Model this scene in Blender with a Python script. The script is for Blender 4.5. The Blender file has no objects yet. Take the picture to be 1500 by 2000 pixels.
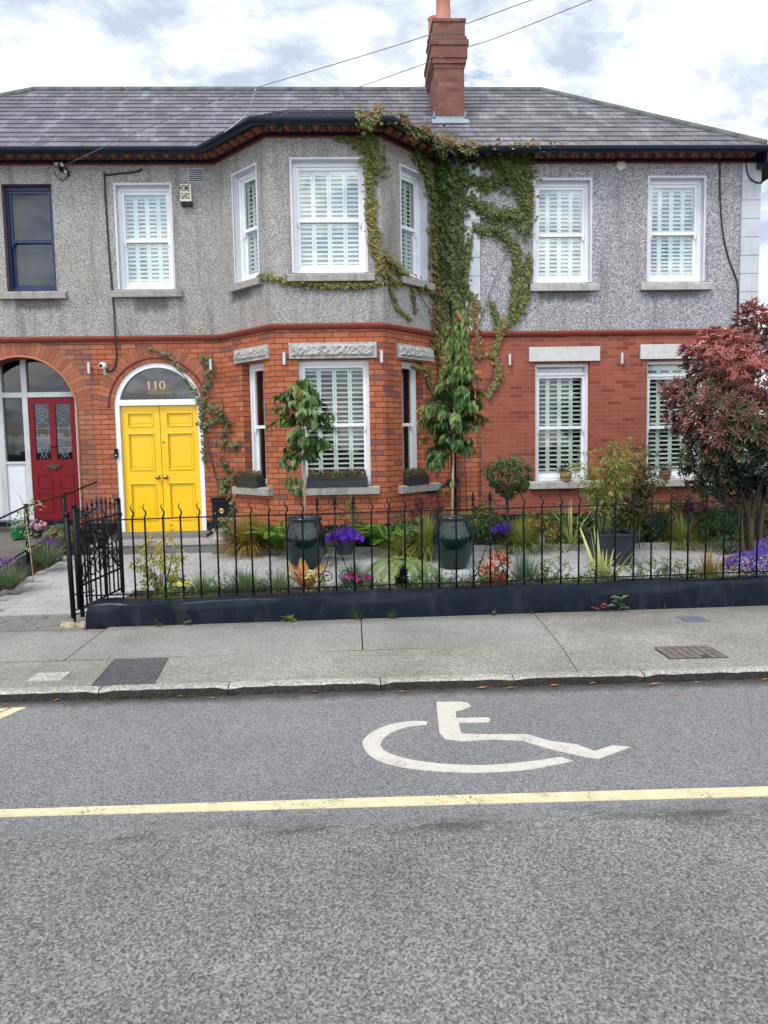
import bpy, bmesh, math, random
import numpy as np
from mathutils import Vector, Matrix
from mathutils.geometry import tessellate_polygon
rad=math.radians
SC=bpy.context.scene; COL=SC.collection
# ---------------------------------------------------------------- camera, sky, sun, exposure
PITCH,ROLL,YAW=rad(5.2),rad(1.0),rad(2.3)
_f=Vector((math.sin(YAW)*math.cos(PITCH),math.cos(YAW)*math.cos(PITCH),-math.sin(PITCH)))
_r=Vector((math.cos(YAW),-math.sin(YAW),0)); _u=_r.cross(_f)
_r2=_r*math.cos(ROLL)-_u*math.sin(ROLL); _u2=_r2.cross(_f)
cd=bpy.data.cameras.new('camera'); cam=bpy.data.objects.new('camera',cd); COL.objects.link(cam)
cam.matrix_world=Matrix(((_r2.x,_u2.x,-_f.x,0),(_r2.y,_u2.y,-_f.y,-11.8),(_r2.z,_u2.z,-_f.z,1.6),(0,0,0,1)))
cd.sensor_fit='VERTICAL'; cd.sensor_height=36; cd.lens=27; cd.clip_end=2000; cd.clip_start=.05
SC.camera=cam
SUN_EL,SUN_AZ=rad(56),rad(215)     # high and behind the viewer's left shoulder
W=bpy.data.worlds.new('World'); SC.world=W; W.use_nodes=True
nt=W.node_tree; nt.nodes.clear()
def N(t,ty,**k):
    n=t.nodes.new(ty)
    for a,b in k.items(): setattr(n,a,b)
    return n
def L(t,a,b): t.links.new(a,b)
out=N(nt,'ShaderNodeOutputWorld'); sky=N(nt,'ShaderNodeTexSky',sky_type='NISHITA',sun_disc=False,sun_elevation=SUN_EL,sun_rotation=SUN_AZ)
bs=N(nt,'ShaderNodeBackground'); bs.inputs[1].default_value=.13; L(nt,sky.outputs[0],bs.inputs[0])
tc=N(nt,'ShaderNodeTexCoord'); sp=N(nt,'ShaderNodeSeparateXYZ'); L(nt,tc.outputs['Generated'],sp.inputs[0])
def M(t,op,a,b=None,c=None,clamp=False):
    n=N(t,'ShaderNodeMath',operation=op,use_clamp=clamp)
    for i,v in enumerate((a,b,c)):
        if v is None: continue
        if isinstance(v,(int,float)): n.inputs[i].default_value=v
        else: L(t,v,n.inputs[i])
    return n.outputs[0]
zz=M(nt,'ADD',M(nt,'MAXIMUM',sp.outputs[2],0.),.22)
cx=M(nt,'DIVIDE',sp.outputs[0],zz); cy=M(nt,'DIVIDE',sp.outputs[1],zz)
cmb=N(nt,'ShaderNodeCombineXYZ'); L(nt,cx,cmb.inputs[0]); L(nt,cy,cmb.inputs[1]); cmb.inputs[2].default_value=11.6
def noise(t,vec,scale,detail=5,rough=.55,dist=0.,dim='3D'):
    n=N(t,'ShaderNodeTexNoise'); n.inputs['Scale'].default_value=scale; n.inputs['Detail'].default_value=detail
    n.inputs['Roughness'].default_value=rough; n.inputs['Distortion'].default_value=dist
    if vec is not None: L(t,vec,n.inputs['Vector'])
    return n
def ramp(t,fac,stops,interp='LINEAR'):
    n=N(t,'ShaderNodeValToRGB'); n.color_ramp.interpolation=interp
    e=n.color_ramp.elements
    while len(e)<len(stops): e.new(.5)
    for i,(p,c) in enumerate(stops):
        e[i].position=p; e[i].color=(*c,1) if len(c)==3 else c
    if fac is not None: L(t,fac,n.inputs[0])
    return n
n1=noise(nt,cmb.outputs[0],2.9,9,.64,.3); n2=noise(nt,cmb.outputs[0],4.2,9,.64,.35)
n3=noise(nt,cmb.outputs[0],1.0,3,.5,0)
cover=ramp(nt,M(nt,'ADD',n1.outputs[0],M(nt,'MULTIPLY',M(nt,'SUBTRACT',n3.outputs[0],.5),.5)),[(.35,(0,0,0)),(.46,(1,1,1))])
shade=ramp(nt,n2.outputs[0],[(.36,(.42,.48,.58)),(.45,(.58,.63,.71)),(.51,(.76,.80,.85)),(.58,(.97,.98,1.0)),(.72,(1.12,1.12,1.12))])
# extra cloud brightness added behind the viewer to lift facade and window reflections
bc=N(nt,'ShaderNodeBackground'); L(nt,shade.outputs[0],bc.inputs[0])
L(nt,M(nt,'ADD',.97,M(nt,'MULTIPLY',M(nt,'MAXIMUM',M(nt,'MULTIPLY',sp.outputs[1],-1.),0.),.95)),bc.inputs[1])
mx=N(nt,'ShaderNodeMixShader'); L(nt,cover.outputs[0],mx.inputs[0]); L(nt,bs.outputs[0],mx.inputs[1]); L(nt,bc.outputs[0],mx.inputs[2]); L(nt,mx.outputs[0],out.inputs[0])
sl=bpy.data.lights.new('sun','SUN'); sl.energy=1.35; sl.angle=rad(15); sl.color=(1,.96,.9)
so=bpy.data.objects.new('sun',sl); COL.objects.link(so)
sd=Vector((math.sin(SUN_AZ)*math.cos(SUN_EL),math.cos(SUN_AZ)*math.cos(SUN_EL),math.sin(SUN_EL)))
so.rotation_euler=sd.to_track_quat('Z','Y').to_euler()
vs=SC.view_settings; vs.view_transform='Standard'; vs.look='None'; vs.exposure=0.60; vs.gamma=1; vs.use_curve_mapping=False
# ---------------------------------------------------------------- mesh helpers
class MB:
    def __init__(s,frame=None): s.v=[];s.f=[];s.uv=[];s.m=[];s.F=frame;s.cur=0
    def P(s,p):
        p=Vector(p); return s.F@p if s.F else p
    def add(s,pts,faces,uvs=None):
        o=len(s.v); s.v+= [s.P(p) for p in pts]
        for i,f in enumerate(faces):
            s.f.append([o+j for j in f]); s.m.append(s.cur)
            s.uv.append(uvs[i] if uvs else None)
    def quad(s,a,b,c,d,uv=None): s.add([a,b,c,d],[(0,1,2,3)],[uv] if uv else None)
    def box(s,x0,x1,y0,y1,z0,z1):
        s.add([(x,y,z) for z in (z0,z1) for y in (y0,y1) for x in (x0,x1)],
              [(0,2,3,1),(4,5,7,6),(0,1,5,4),(2,6,7,3),(0,4,6,2),(1,3,7,5)])
    def tube(s,pts,r,n=6,cap=True):
        pts=[Vector(p) for p in pts]; rs=r if isinstance(r,(list,tuple)) else [r]*len(pts)
        V=[];up=Vector((0,0,1))
        t0=(pts[1]-pts[0]).normalized()
        if abs(t0.z)>.9: up=Vector((1,0,0))
        for i,p in enumerate(pts):
            t=(pts[min(i+1,len(pts)-1)]-pts[max(i-1,0)]).normalized()
            a=t.cross(up)
            a=a.normalized() if a.length>1e-4 else Vector((1,0,0))
            b=a.cross(t).normalized(); up=b
            for k in range(n):
                w=2*math.pi*k/n; V.append(p+(a*math.cos(w)+b*math.sin(w))*rs[i])
        Fs=[(i*n+k,i*n+(k+1)%n,(i+1)*n+(k+1)%n,(i+1)*n+k) for i in range(len(pts)-1) for k in range(n)]
        if cap: Fs+= [tuple(range(n-1,-1,-1)),tuple((len(pts)-1)*n+k for k in range(n))]
        s.add(V,Fs)
    def lathe(s,prof,c=(0,0,0),n=24,axis='z'):
        V=[]
        for r,z in prof:
            for k in range(n):
                w=2*math.pi*k/n; x,y=r*math.cos(w),r*math.sin(w)
                V.append((c[0]+x,c[1]+y,c[2]+z) if axis=='z' else (c[0]+x,c[1]-z,c[2]+y))
        s.add(V,[(i*n+k,i*n+(k+1)%n,(i+1)*n+(k+1)%n,(i+1)*n+k) for i in range(len(prof)-1) for k in range(n)])
    def prism(s,poly,o0,o1,to=lambda a,b,o:(a,o,b)):
        """poly in (a,b), extruded along o; default = upright in the x/z plane"""
        n=len(poly); tri=tessellate_polygon([[Vector((a,b,0)) for a,b in poly]])
        V=[to(a,b,o0) for a,b in poly]+[to(a,b,o1) for a,b in poly]
        s.add(V,[tuple(t) for t in tri]+[tuple(n+j for j in reversed(t)) for t in tri]+[(i,(i+1)%n,n+(i+1)%n,n+i) for i in range(n)])
    def ball(s,c,r,n=10,sq=(1,1,1)):
        V=[];h=n//2
        for i in range(h+1):
            th=math.pi*i/h
            for k in range(n):
                w=2*math.pi*k/n; V.append((c[0]+sq[0]*r*math.sin(th)*math.cos(w),c[1]+sq[1]*r*math.sin(th)*math.sin(w),c[2]+sq[2]*r*math.cos(th)))
        s.add(V,[(i*n+k,(i+1)*n+k,(i+1)*n+(k+1)%n,i*n+(k+1)%n) for i in range(h) for k in range(n)])
WL={}
def wloc(o):
    v=Vector((0,0,0))
    while o is not None: v=v+o.location; o=o.parent
    return v
def obj(name,mb,mat,parent=None,smooth=False,loc=None):
    """links an MB (world coordinates) as ONE mesh object"""
    me=bpy.data.meshes.new(name); off=wloc(parent) if parent else (Vector(loc) if loc else Vector((0,0,0)))
    me.from_pydata([tuple(v-off) for v in mb.v],[],mb.f)
    for m in (mat if isinstance(mat,(list,tuple)) else [mat]): me.materials.append(m)
    me.polygons.foreach_set('material_index',mb.m)
    if any(u is not None for u in mb.uv):
        ul=me.uv_layers.new(name='UVMap'); d=[]
        for f,u in zip(mb.f,mb.uv): d+= [c for q in (u or [(0,0)]*len(f)) for c in q]
        ul.data.foreach_set('uv',d)
    if smooth: me.polygons.foreach_set('use_smooth',[True]*len(me.polygons))
    me.update()
    bm=bmesh.new(); bm.from_mesh(me); bmesh.ops.recalc_face_normals(bm,faces=bm.faces); bm.to_mesh(me); bm.free()
    if smooth=='auto':
        me.set_sharp_from_angle(angle=rad(35))
    o=bpy.data.objects.new(name,me); COL.objects.link(o)
    if parent: o.parent=parent
    elif loc: o.location=loc
    return o
def tag(o,label,cat,group=None,kind=None):
    o['label']=label; o['category']=cat
    if group:o['group']=group
    if kind:o['kind']=kind
    return o
def thing(name,label,cat,loc=(0,0,0),group=None):
    o=bpy.data.objects.new(name,None); COL.objects.link(o); o.location=loc; o.empty_display_size=.1
    return tag(o,label,cat,group)
def struct(name,mb,mat,smooth=False): 
    o=obj(name,mb,mat,smooth=smooth); o['kind']='structure'; return o
def dup(r,loc,label,rz=0):
    c=r.copy(); COL.objects.link(c); c.location=loc; c.rotation_euler=(0,0,rz); c['label']=label
    for ch in list(r.children):
        d=ch.copy(); COL.objects.link(d); d.parent=c
        for g in list(ch.children):
            e=g.copy(); COL.objects.link(e); e.parent=d
    return c
def frame(a,b):
    """local x runs along a->b, local y goes INTO the wall, z up"""
    a=Vector((a[0],a[1],0)); d=(Vector((b[0],b[1],0))-a); Ln=d.length; d/=Ln
    n=Vector((-d.y,d.x,0))
    return Matrix(((d.x,n.x,0,a.x),(d.y,n.y,0,a.y),(0,0,1,0),(0,0,0,1))),Ln
def miter(path,o):
    P=[Vector(p) for p in path]; R=[]
    for i,p in enumerate(P):
        ns=[]
        if i>0: d=(p-P[i-1]).normalized(); ns.append(Vector((d.y,-d.x)))
        if i<len(P)-1: d=(P[i+1]-p).normalized(); ns.append(Vector((d.y,-d.x)))
        if len(ns)==1: R.append(p+ns[0]*o)
        else:
            b=(ns[0]+ns[1]).normalized(); R.append(p+b*(o/max(.3,b.dot(ns[0]))))
    return R
def sweep(mb,path,prof,closed=True,caps=True,u0=0):
    """profile points (outward, z) swept along a plan path (outward = right-hand side)"""
    rows=[miter(path,o) for o,z in prof]; n=len(prof); k=len(path)
    V=[(rows[j][i].x,rows[j][i].y,prof[j][1]) for i in range(k) for j in range(n)]
    U=[u0]
    for i in range(1,k): U.append(U[-1]+(Vector(path[i])-Vector(path[i-1])).length)
    Fs=[];uv=[];cum=[0]
    for j in range(n): a=prof[j];b=prof[(j+1)%n]; cum.append(cum[-1]+math.hypot(a[0]-b[0],a[1]-b[1]))
    z0=prof[0][1]
    for i in range(k-1):
        for j in range(n if closed else n-1):
            j2=(j+1)%n; Fs.append((i*n+j,(i+1)*n+j,(i+1)*n+j2,i*n+j2))
            uv.append([(U[i],z0+cum[j]),(U[i+1],z0+cum[j]),(U[i+1],z0+cum[j+1]),(U[i],z0+cum[j+1])])
    if closed and caps:
        Fs+= [tuple(range(n)),tuple((k-1)*n+j for j in reversed(range(n)))]; uv+= [[(0,0)]*n]*2
    mb.add(V,Fs,uv)
def wall(mb,fr,outer,holes,u0=0,dep=.25,rev=None):
    """flat wall with openings; outer/holes are (s,z) loops. rev: MB for reveals (uv too)"""
    mb.F=fr; loops=[outer]+holes; flat=[p for l in loops for p in l]
    tri=tessellate_polygon([[Vector((a,b,0)) for a,b in l] for l in loops])
    mb.add([(a,0,b) for a,b in flat],[tuple(t) for t in tri],[[(flat[j][0]+u0,flat[j][1]) for j in t] for t in tri])
    rv=rev or mb; rv.F=fr
    for h in holes:
        n=len(h);u=0
        for i in range(n):
            a,b=h[i],h[(i+1)%n]; l=math.hypot(a[0]-b[0],a[1]-b[1])
            hz=abs(a[1]-b[1])<1e-3
            uvq=[(u,0),(u+l,0),(u+l,dep),(u,dep)] if hz else [(u0,a[1]),(u0,b[1]),(u0+dep,b[1]),(u0+dep,a[1])]
            rv.quad((a[0],0,a[1]),(b[0],0,b[1]),(b[0],dep,b[1]),(a[0],dep,a[1]),uvq); u+=l
def rect(a,b,c,d): return [(a,c),(b,c),(b,d),(a,d)]
# ---------------------------------------------------------------- materials
def mat(name,rough=.7,spec=.5):
    m=bpy.data.materials.new(name); m.use_nodes=True; t=m.node_tree; b=t.nodes['Principled BSDF']
    b.inputs['Roughness'].default_value=rough; b.inputs['Specular IOR Level'].default_value=spec
    return m,t,b
def mixc(t,fac,a,b,mode='MIX'):
    n=N(t,'ShaderNodeMix',data_type='RGBA',blend_type=mode)
    for i,v in ((0,fac),(6,a),(7,b)):
        if isinstance(v,(int,float)): n.inputs[i].default_value=v
        elif isinstance(v,tuple): n.inputs[i].default_value=(*v,1)
        else: L(t,v,n.inputs[i])
    return n.outputs[2]
def coords(t,scale=None,uv=False):
    c=N(t,'ShaderNodeTexCoord') if uv else N(t,'ShaderNodeNewGeometry')
    o=c.outputs['UV'] if uv else c.outputs['Position']
    if scale:
        mp=N(t,'ShaderNodeMapping'); mp.inputs['Scale'].default_value=scale; L(t,o,mp.inputs[0]); o=mp.outputs[0]
    return o
def bump(t,b,h,dist=.01,strength=.6):
    n=N(t,'ShaderNodeBump'); n.inputs['Distance'].default_value=dist; n.inputs['Strength'].default_value=strength
    L(t,h,n.inputs['Height']); L(t,n.outputs[0],b.inputs['Normal'])
def plain(name,col,rough=.5,var=.12,scale=6,spec=.5,bmp=0,metal=0,dirt=None):
    m,t,b=mat(name,rough,spec); p=coords(t); n=noise(t,p,scale,6,.6)
    c0=tuple(x*(1-var) for x in col); c1=tuple(min(1,x*(1+var)) for x in col)
    r=ramp(t,n.outputs[0],[(.3,c0),(.7,c1)]); c=r.outputs[0]
    if dirt:
        n2=noise(t,coords(t,(1,1,.35)),dirt[1],7,.65); f=ramp(t,n2.outputs[0],[(.5,(0,0,0)),(.72,(dirt[2],)*3)])
        c=mixc(t,f.outputs[0],c,dirt[0])
    L(t,c,b.inputs['Base Color']); b.inputs['Metallic'].default_value=metal
    rr=ramp(t,n.outputs[0],[(.3,(rough*.85,)*3),(.7,(min(1,rough*1.15),)*3)]); L(t,rr.outputs[0],b.inputs['Roughness'])
    if bmp: bump(t,b,noise(t,p,scale*5,5,.6).outputs[0],bmp,.5)
    return m
def brickmat(name,c1,c2,cm,mort=.0045,w=.228,h=.0745,grime=.35,offs=.5,purple=(.20,.09,.08)):
    m,t,b=mat(name,.82,.3); uv=coords(t,uv=True)
    wob=noise(t,uv,9,3,.5); add=N(t,'ShaderNodeVectorMath',operation='MULTIPLY_ADD'); L(t,wob.outputs['Color'],add.inputs[0]); add.inputs[1].default_value=(.006,.006,0); L(t,uv,add.inputs[2])
    br=N(t,'ShaderNodeTexBrick',offset=offs); L(t,add.outputs[0],br.inputs['Vector'])
    br.inputs['Scale'].default_value=1; br.inputs['Brick Width'].default_value=w; br.inputs['Row Height'].default_value=h
    br.inputs['Mortar Size'].default_value=mort; br.inputs['Mortar Smooth'].default_value=.25; br.inputs['Bias'].default_value=-.1
    br.inputs['Color1'].default_value=(0,0,0,1); br.inputs['Color2'].default_value=(1,1,1,1); br.inputs['Mortar'].default_value=(0,0,0,1)
    mid=tuple((x+y)/2 for x,y in zip(c1,c2))
    cr=ramp(t,br.outputs['Color'],[(0,purple),(.05,tuple(x*.85 for x in c1)),(.2,c1),(.6,mid),(1,c2)])
    n=noise(t,uv,26,6,.65); cc=mixc(t,.5,cr.outputs[0],n.outputs['Color'],'SOFT_LIGHT')
    big=noise(t,uv,1.3,5,.6); g=ramp(t,big.outputs[0],[(.42,(0,0,0)),(.7,(grime,)*3)])
    cc=mixc(t,g.outputs[0],cc,tuple(x*.45 for x in mid))
    cc=mixc(t,br.outputs['Fac'],cc,cm); L(t,cc,b.inputs['Base Color'])
    hh=M(t,'ADD',M(t,'MULTIPLY',M(t,'SUBTRACT',1.,br.outputs['Fac']),1.),M(t,'MULTIPLY',n.outputs[0],.35)); bump(t,b,hh,.006,.8)
    return m
def dashmat(name,lo,mid,hi,scale,warm,stain=.55,sills=()):
    m,t,b=mat(name,.9,.25); p=coords(t)
    v=N(t,'ShaderNodeTexVoronoi'); v.inputs['Scale'].default_value=scale; L(t,p,v.inputs['Vector'])
    sx=N(t,'ShaderNodeSeparateColor'); L(t,v.outputs['Color'],sx.inputs[0])
    n=noise(t,p,scale*1.1,3,.7)
    f=M(t,'ADD',M(t,'MULTIPLY',sx.outputs[0],.75),M(t,'MULTIPLY',n.outputs[0],.3))
    c=ramp(t,f,[(.1,lo),(.48,mid),(.95,hi)]).outputs[0]
    bn=noise(t,p,1.1,5,.6); c=mixc(t,ramp(t,bn.outputs[0],[(.35,(0,0,0)),(.7,(1,1,1))]).outputs[0],c,mixc(t,1.,c,warm,'MULTIPLY'))
    # rain streaks: narrow in x/y, long in z
    st=noise(t,coords(t,(5,5,.55)),1.,6,.62); c=mixc(t,ramp(t,st.outputs[0],[(.50,(0,0,0)),(.75,(stain,)*3)]).outputs[0],c,(.10,.098,.09))
    if sills:
        sp3=N(t,'ShaderNodeSeparateXYZ'); L(t,p,sp3.inputs[0]); en=noise(t,coords(t,(9,9,3)),1.,5,.7); acc=None
        for x0,x1,zt,d in sills:   # soot runs that have washed off the sill ends
            fx=M(t,'MULTIPLY',M(t,'MULTIPLY',M(t,'SUBTRACT',sp3.outputs[0],x0),14.,clamp=True),M(t,'MULTIPLY',M(t,'SUBTRACT',x1,sp3.outputs[0]),14.,clamp=True))
            fz=M(t,'MULTIPLY',M(t,'SUBTRACT',sp3.outputs[2],M(t,'SUBTRACT',zt-.04,M(t,'MULTIPLY',en.outputs[0],d*2))),12.,clamp=True)
            fz=M(t,'MULTIPLY',fz,M(t,'MULTIPLY',M(t,'SUBTRACT',zt+.02,sp3.outputs[2]),30.,clamp=True)); f_=M(t,'MULTIPLY',fx,fz); acc=f_ if acc is None else M(t,'MAXIMUM',acc,f_)
        c=mixc(t,M(t,'MULTIPLY',acc,.62),c,(.07,.07,.07))
    L(t,c,b.inputs['Base Color']); bump(t,b,v.outputs['Distance'],.010,.8)
    return m
def slatemat(name,c1,c2,lich,row):
    m,t,b=mat(name,.55,.5); uv=coords(t,uv=True)
    br=N(t,'ShaderNodeTexBrick',offset=.5); L(t,uv,br.inputs['Vector']); br.inputs['Scale'].default_value=1
    br.inputs['Brick Width'].default_value=.26; br.inputs['Row Height'].default_value=row; br.inputs['Mortar Size'].default_value=.004; br.inputs['Mortar Smooth'].default_value=.1
    br.inputs['Color1'].default_value=(0,0,0,1); br.inputs['Color2'].default_value=(1,1,1,1)
    c=ramp(t,br.outputs['Color'],[(0,c1),(1,c2)]).outputs[0]
    n=noise(t,uv,14,6,.7); c=mixc(t,.6,c,n.outputs['Color'],'SOFT_LIGHT')
    # lichen in streaks that run down the slope and along the slate edges
    mp=N(t,'ShaderNodeMapping'); mp.inputs['Scale'].default_value=(2.6,.9,1); mp.inputs['Rotation'].default_value=(0,0,.12); L(t,uv,mp.inputs[0])
    a=noise(t,mp.outputs[0],1.5,7,.72); f2=noise(t,uv,38,4,.7)
    f=M(t,'MULTIPLY',ramp(t,a.outputs[0],[(.51,(0,0,0)),(.66,(1,1,1))]).outputs[0],ramp(t,f2.outputs[0],[(.46,(0,0,0)),(.60,(lich,)*3)]).outputs[0])
    s3=noise(t,coords(t,(1.2,26,1),True),1.,4,.7); c=mixc(t,ramp(t,s3.outputs[0],[(.52,(0,0,0)),(.78,(.28,.28,.28))]).outputs[0],c,(.42,.42,.44))
    c=mixc(t,f,c,(.62,.63,.64)); c=mixc(t,M(t,'MULTIPLY',br.outputs['Fac'],.75),c,(.03,.03,.035))
    L(t,c,b.inputs['Base Color']); bump(t,b,M(t,'ADD',n.outputs[0],M(t,'MULTIPLY',br.outputs['Color'],.6)),.006,.7)
    return m
def leafmat(name,stops,rough=.45,tr=.25,spec=.5):
    m,t,b=mat(name,rough,spec); a=N(t,'ShaderNodeAttribute',attribute_name='rnd')
    n=noise(t,coords(t),9,3,.5); f=M(t,'ADD',a.outputs['Fac'],M(t,'MULTIPLY',M(t,'SUBTRACT',n.outputs[0],.5),.25),clamp=True)
    c=ramp(t,f,stops).outputs[0]; L(t,c,b.inputs['Base Color'])
    tl=N(t,'ShaderNodeBsdfTranslucent'); L(t,c,tl.inputs[0]); mxs=N(t,'ShaderNodeMixShader'); mxs.inputs[0].default_value=tr
    L(t,b.outputs[0],mxs.inputs[1]); L(t,tl.outputs[0],mxs.inputs[2]); L(t,mxs.outputs[0],t.nodes['Material Output'].inputs[0])
    return m
def glassmat(name,k=1.6,tint=(.97,.99,.98)):
    m=bpy.data.materials.new(name); m.use_nodes=True; t=m.node_tree; t.nodes.clear()
    o=N(t,'ShaderNodeOutputMaterial'); lw=N(t,'ShaderNodeLayerWeight'); lw.inputs[0].default_value=.5; sch=M(t,'ADD',.042,M(t,'MULTIPLY',M(t,'POWER',lw.outputs['Facing'],5.),.9))
    tr=N(t,'ShaderNodeBsdfTransparent'); tr.inputs[0].default_value=(*tint,1); g=N(t,'ShaderNodeBsdfGlossy'); g.inputs['Roughness'].default_value=.02
    bn=N(t,'ShaderNodeBump'); bn.inputs['Distance'].default_value=.004; bn.inputs['Strength'].default_value=.25
    L(t,noise(t,coords(t),3,2,.5).outputs[0],bn.inputs['Height']); L(t,bn.outputs[0],g.inputs['Normal'])
    x=N(t,'ShaderNodeMixShader'); L(t,M(t,'MINIMUM',M(t,'MULTIPLY',sch,k),.85),x.inputs[0]); L(t,tr.outputs[0],x.inputs[1]); L(t,g.outputs[0],x.inputs[2]); L(t,x.outputs[0],o.inputs[0])
    return m
ROW=.2447
m_brick=brickmat('orange_brick',(.37,.106,.052),(.48,.160,.078),(.12,.05,.034),mort=.0068,grime=.3)
m_brickA=brickmat('weathered_brick',(.27,.095,.062),(.37,.16,.10),(.12,.06,.045),mort=.0065,grime=.5)
m_brickR=brickmat('red_facing_brick',(.285,.080,.053),(.335,.100,.065),(.36,.17,.13),mort=.0038,h=.064,w=.22,grime=.45,purple=(.22,.05,.035))
m_ringbrick=brickmat('arch_brick',(.30,.10,.06),(.42,.155,.09),(.15,.08,.055),mort=.004,w=.072,h=.22,offs=0.,purple=(.30,.10,.06))
m_red=plain('moulded_red_brick',(.20,.045,.03),.75,.25,20,.3,.003)
m_terra=plain('terracotta_dentil',(.34,.13,.085),.7,.4,9,.3,.002)
m_dashA=dashmat('tan_pebbledash',(.15,.147,.145),(.33,.322,.315),(.60,.59,.58),95,(.95,.91,.85),.7,[(-4.95,-4.25,3.80,.16),(-3.22,-2.66,3.81,.22),(-.72,.30,3.80,.13),(-1.75,-1.35,3.8,.12)])
m_dashC=dashmat('grey_pebbledash',(.11,.112,.118),(.30,.30,.312),(.66,.66,.68),80,(.95,.94,.96),.5,[(2.85,3.7,3.84,.14),(4.5,5.4,3.84,.12)])
m_slateA=slatemat('purple_slate',(.065,.060,.074),(.135,.127,.15),.7,ROW)
m_slateC=slatemat('grey_slate',(.075,.074,.080),(.155,.152,.16),.8,ROW)
m_ridge=plain('ridge_tile',(.13,.145,.14),.75,.3,7,.3,.004)
m_gutter=plain('gutter_black',(.008,.014,.026),.3,.2,5,.3)
m_navy=plain('navy_black_paint',(.0035,.007,.015),.30,.3,5,.2,.004,dirt=((.035,.038,.042),7,.6))
m_iron=plain('black_iron',(.004,.005,.008),.42,.3,30,.22,.001)
m_white=plain('white_frame',(.80,.82,.85),.3,.04,8)
m_surr=plain('white_painted_reveal',(.60,.61,.66),.6,.08,6,.3,.002)
m_quoin=plain('painted_quoin',(.52,.53,.58),.7,.08,4,.3,.003,dirt=((.25,.25,.26),5,.5))
m_stone=plain('granite_sill',(.32,.31,.29),.8,.25,28,.3,.004,dirt=((.10,.10,.085),8,.6))
m_stonew=plain('worn_sill',(.42,.41,.38),.8,.2,20,.3,.003,dirt=((.16,.17,.13),7,.6))
m_lintel=plain('rock_faced_granite',(.40,.39,.37),.85,.35,22,.3,.012)
m_lintC=plain('cast_lintel',(.56,.56,.55),.75,.12,12,.3,.002)
m_yellow=plain('yellow_gloss_paint',(.84,.52,.006),.22,.04,3)
m_redp=plain('red_gloss_paint',(.17,.003,.009),.35,.12,4,.25)
m_blue=plain('blue_window_paint',(.004,.017,.075),.35,.15,4)
m_cream=plain('cream_frame_paint',(.50,.52,.52),.5,.1,5,dirt=((.3,.3,.28),6,.4))
m_wpanel=plain('white_panel_paint',(.66,.67,.70),.4,.05,5)
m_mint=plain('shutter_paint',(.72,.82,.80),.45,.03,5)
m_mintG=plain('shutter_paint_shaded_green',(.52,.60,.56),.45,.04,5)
m_glass=glassmat('window_glass',1.9); m_glassU=glassmat('upper_window_glass',5.6,(.96,1,.99)); m_glassD=glassmat('dull_glass',1.5,(.42,.50,.58))
m_brass=plain('brass',(.45,.30,.12),.3,.1,20,metal=1)
m_gold=plain('gold_lettering',(.62,.42,.20),.45,.1,20)
m_silver=plain('brushed_steel',(.55,.55,.56),.35,.08,20,metal=.6)
m_plas=plain('white_plastic',(.70,.71,.68),.4,.05,8)
m_ivoryb=plain('ivory_plastic',(.68,.66,.55),.45,.08,8)
m_cable=plain('black_cable',(.015,.015,.018),.5,.1,9)
m_gcable=plain('grey_wire',(.15,.14,.135),.6,.1,9)
m_wcable=plain('white_cable',(.62,.60,.58),.5,.08,9)
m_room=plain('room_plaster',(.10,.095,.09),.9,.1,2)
m_curtain=plain('grey_curtain',(.44,.46,.49),.9,.15,5)
m_lead=plain('lead_flashing',(.26,.31,.36),.55,.2,12,.4,.003)
m_chim=brickmat('chimney_brick',(.17,.066,.050),(.27,.110,.085),(.15,.11,.10),mort=.008,grime=.6)
m_pot=plain('clay_chimney_pot',(.48,.21,.15),.8,.15,8)
# ---------------------------------------------------------------- houses
BZ=[(-1.94,0),(-1.07,-1),(.47,-1),(1.34,0)]
FM,_=frame((0,0),(1,0)); FL,LL=frame(BZ[0],BZ[1]); FC,LC=frame(BZ[1],BZ[2]); FR,LR=frame(BZ[2],BZ[3])
hA=thing('terraced_house','left-hand terraced house with red door and blue sash window, cut by the photo edge','house',(-6,2.5,0))
hB=thing('terraced_house','middle house with yellow double door and two-storey canted bay in orange brick','house',(-.9,2.5,0))
hC=thing('terraced_house','right-hand house in smooth red brick with white quoins and four shuttered windows','house',(4.1,2.5,0))
# walls ------------------------------------------------------------
def arc(cx,cz,r,a0,a1,n): return [(cx+r*math.cos(rad(a0+(a1-a0)*i/n)),cz+r*math.sin(rad(a0+(a1-a0)*i/n))) for i in range(n+1)]
archA=[(-5.72,.42),(-4.12,.42)]+arc(-4.92,2.15,.80,0,180,28)
archB=[(-3.56,.24),(-2.25,.24)]+arc(-2.905,2.19,.655,0,180,28)
def dedup(l): return [p for i,p in enumerate(l) if math.hypot(p[0]-l[i-1][0],p[1]-l[i-1][1])>1e-4]
Z1,ZT=3.20,5.86
def house_walls(h,mb_mat,md_mat,panels):
    br=MB();da=MB();rv=MB()
    for fr,s0,s1,lo,up,u0 in panels:
        wall(br,fr,rect(s0,s1,-.3,Z1),[dedup(x) for x in lo],u0,.28)
        wall(da,fr,rect(s0,s1,Z1,ZT),up,u0,.14,MB())
    obj('brick_wall',br,mb_mat,h); obj('pebbledash_wall',da,md_mat,h)
    return None
UW={'w0':(-5.03,-4.31,3.91,5.44),'w1':(-3.385,-2.60,3.925,5.42),'bl':(.485,1.06,3.925,5.42),'bc':(.335,1.315,3.925,5.42),'br':(.45,1.03,3.96,5.45),'w3':(2.83,3.66,3.965,5.465),'w4':(4.575,5.405,3.965,5.49)}
GW={'bl':(.56,1.10,.98,2.76),'bc':(.35,1.33,.99,2.75),'br':(.40,.92,.97,2.77),'w3':(2.83,3.675,.95,2.76),'w4':(4.57,5.475,.95,2.78)}
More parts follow.
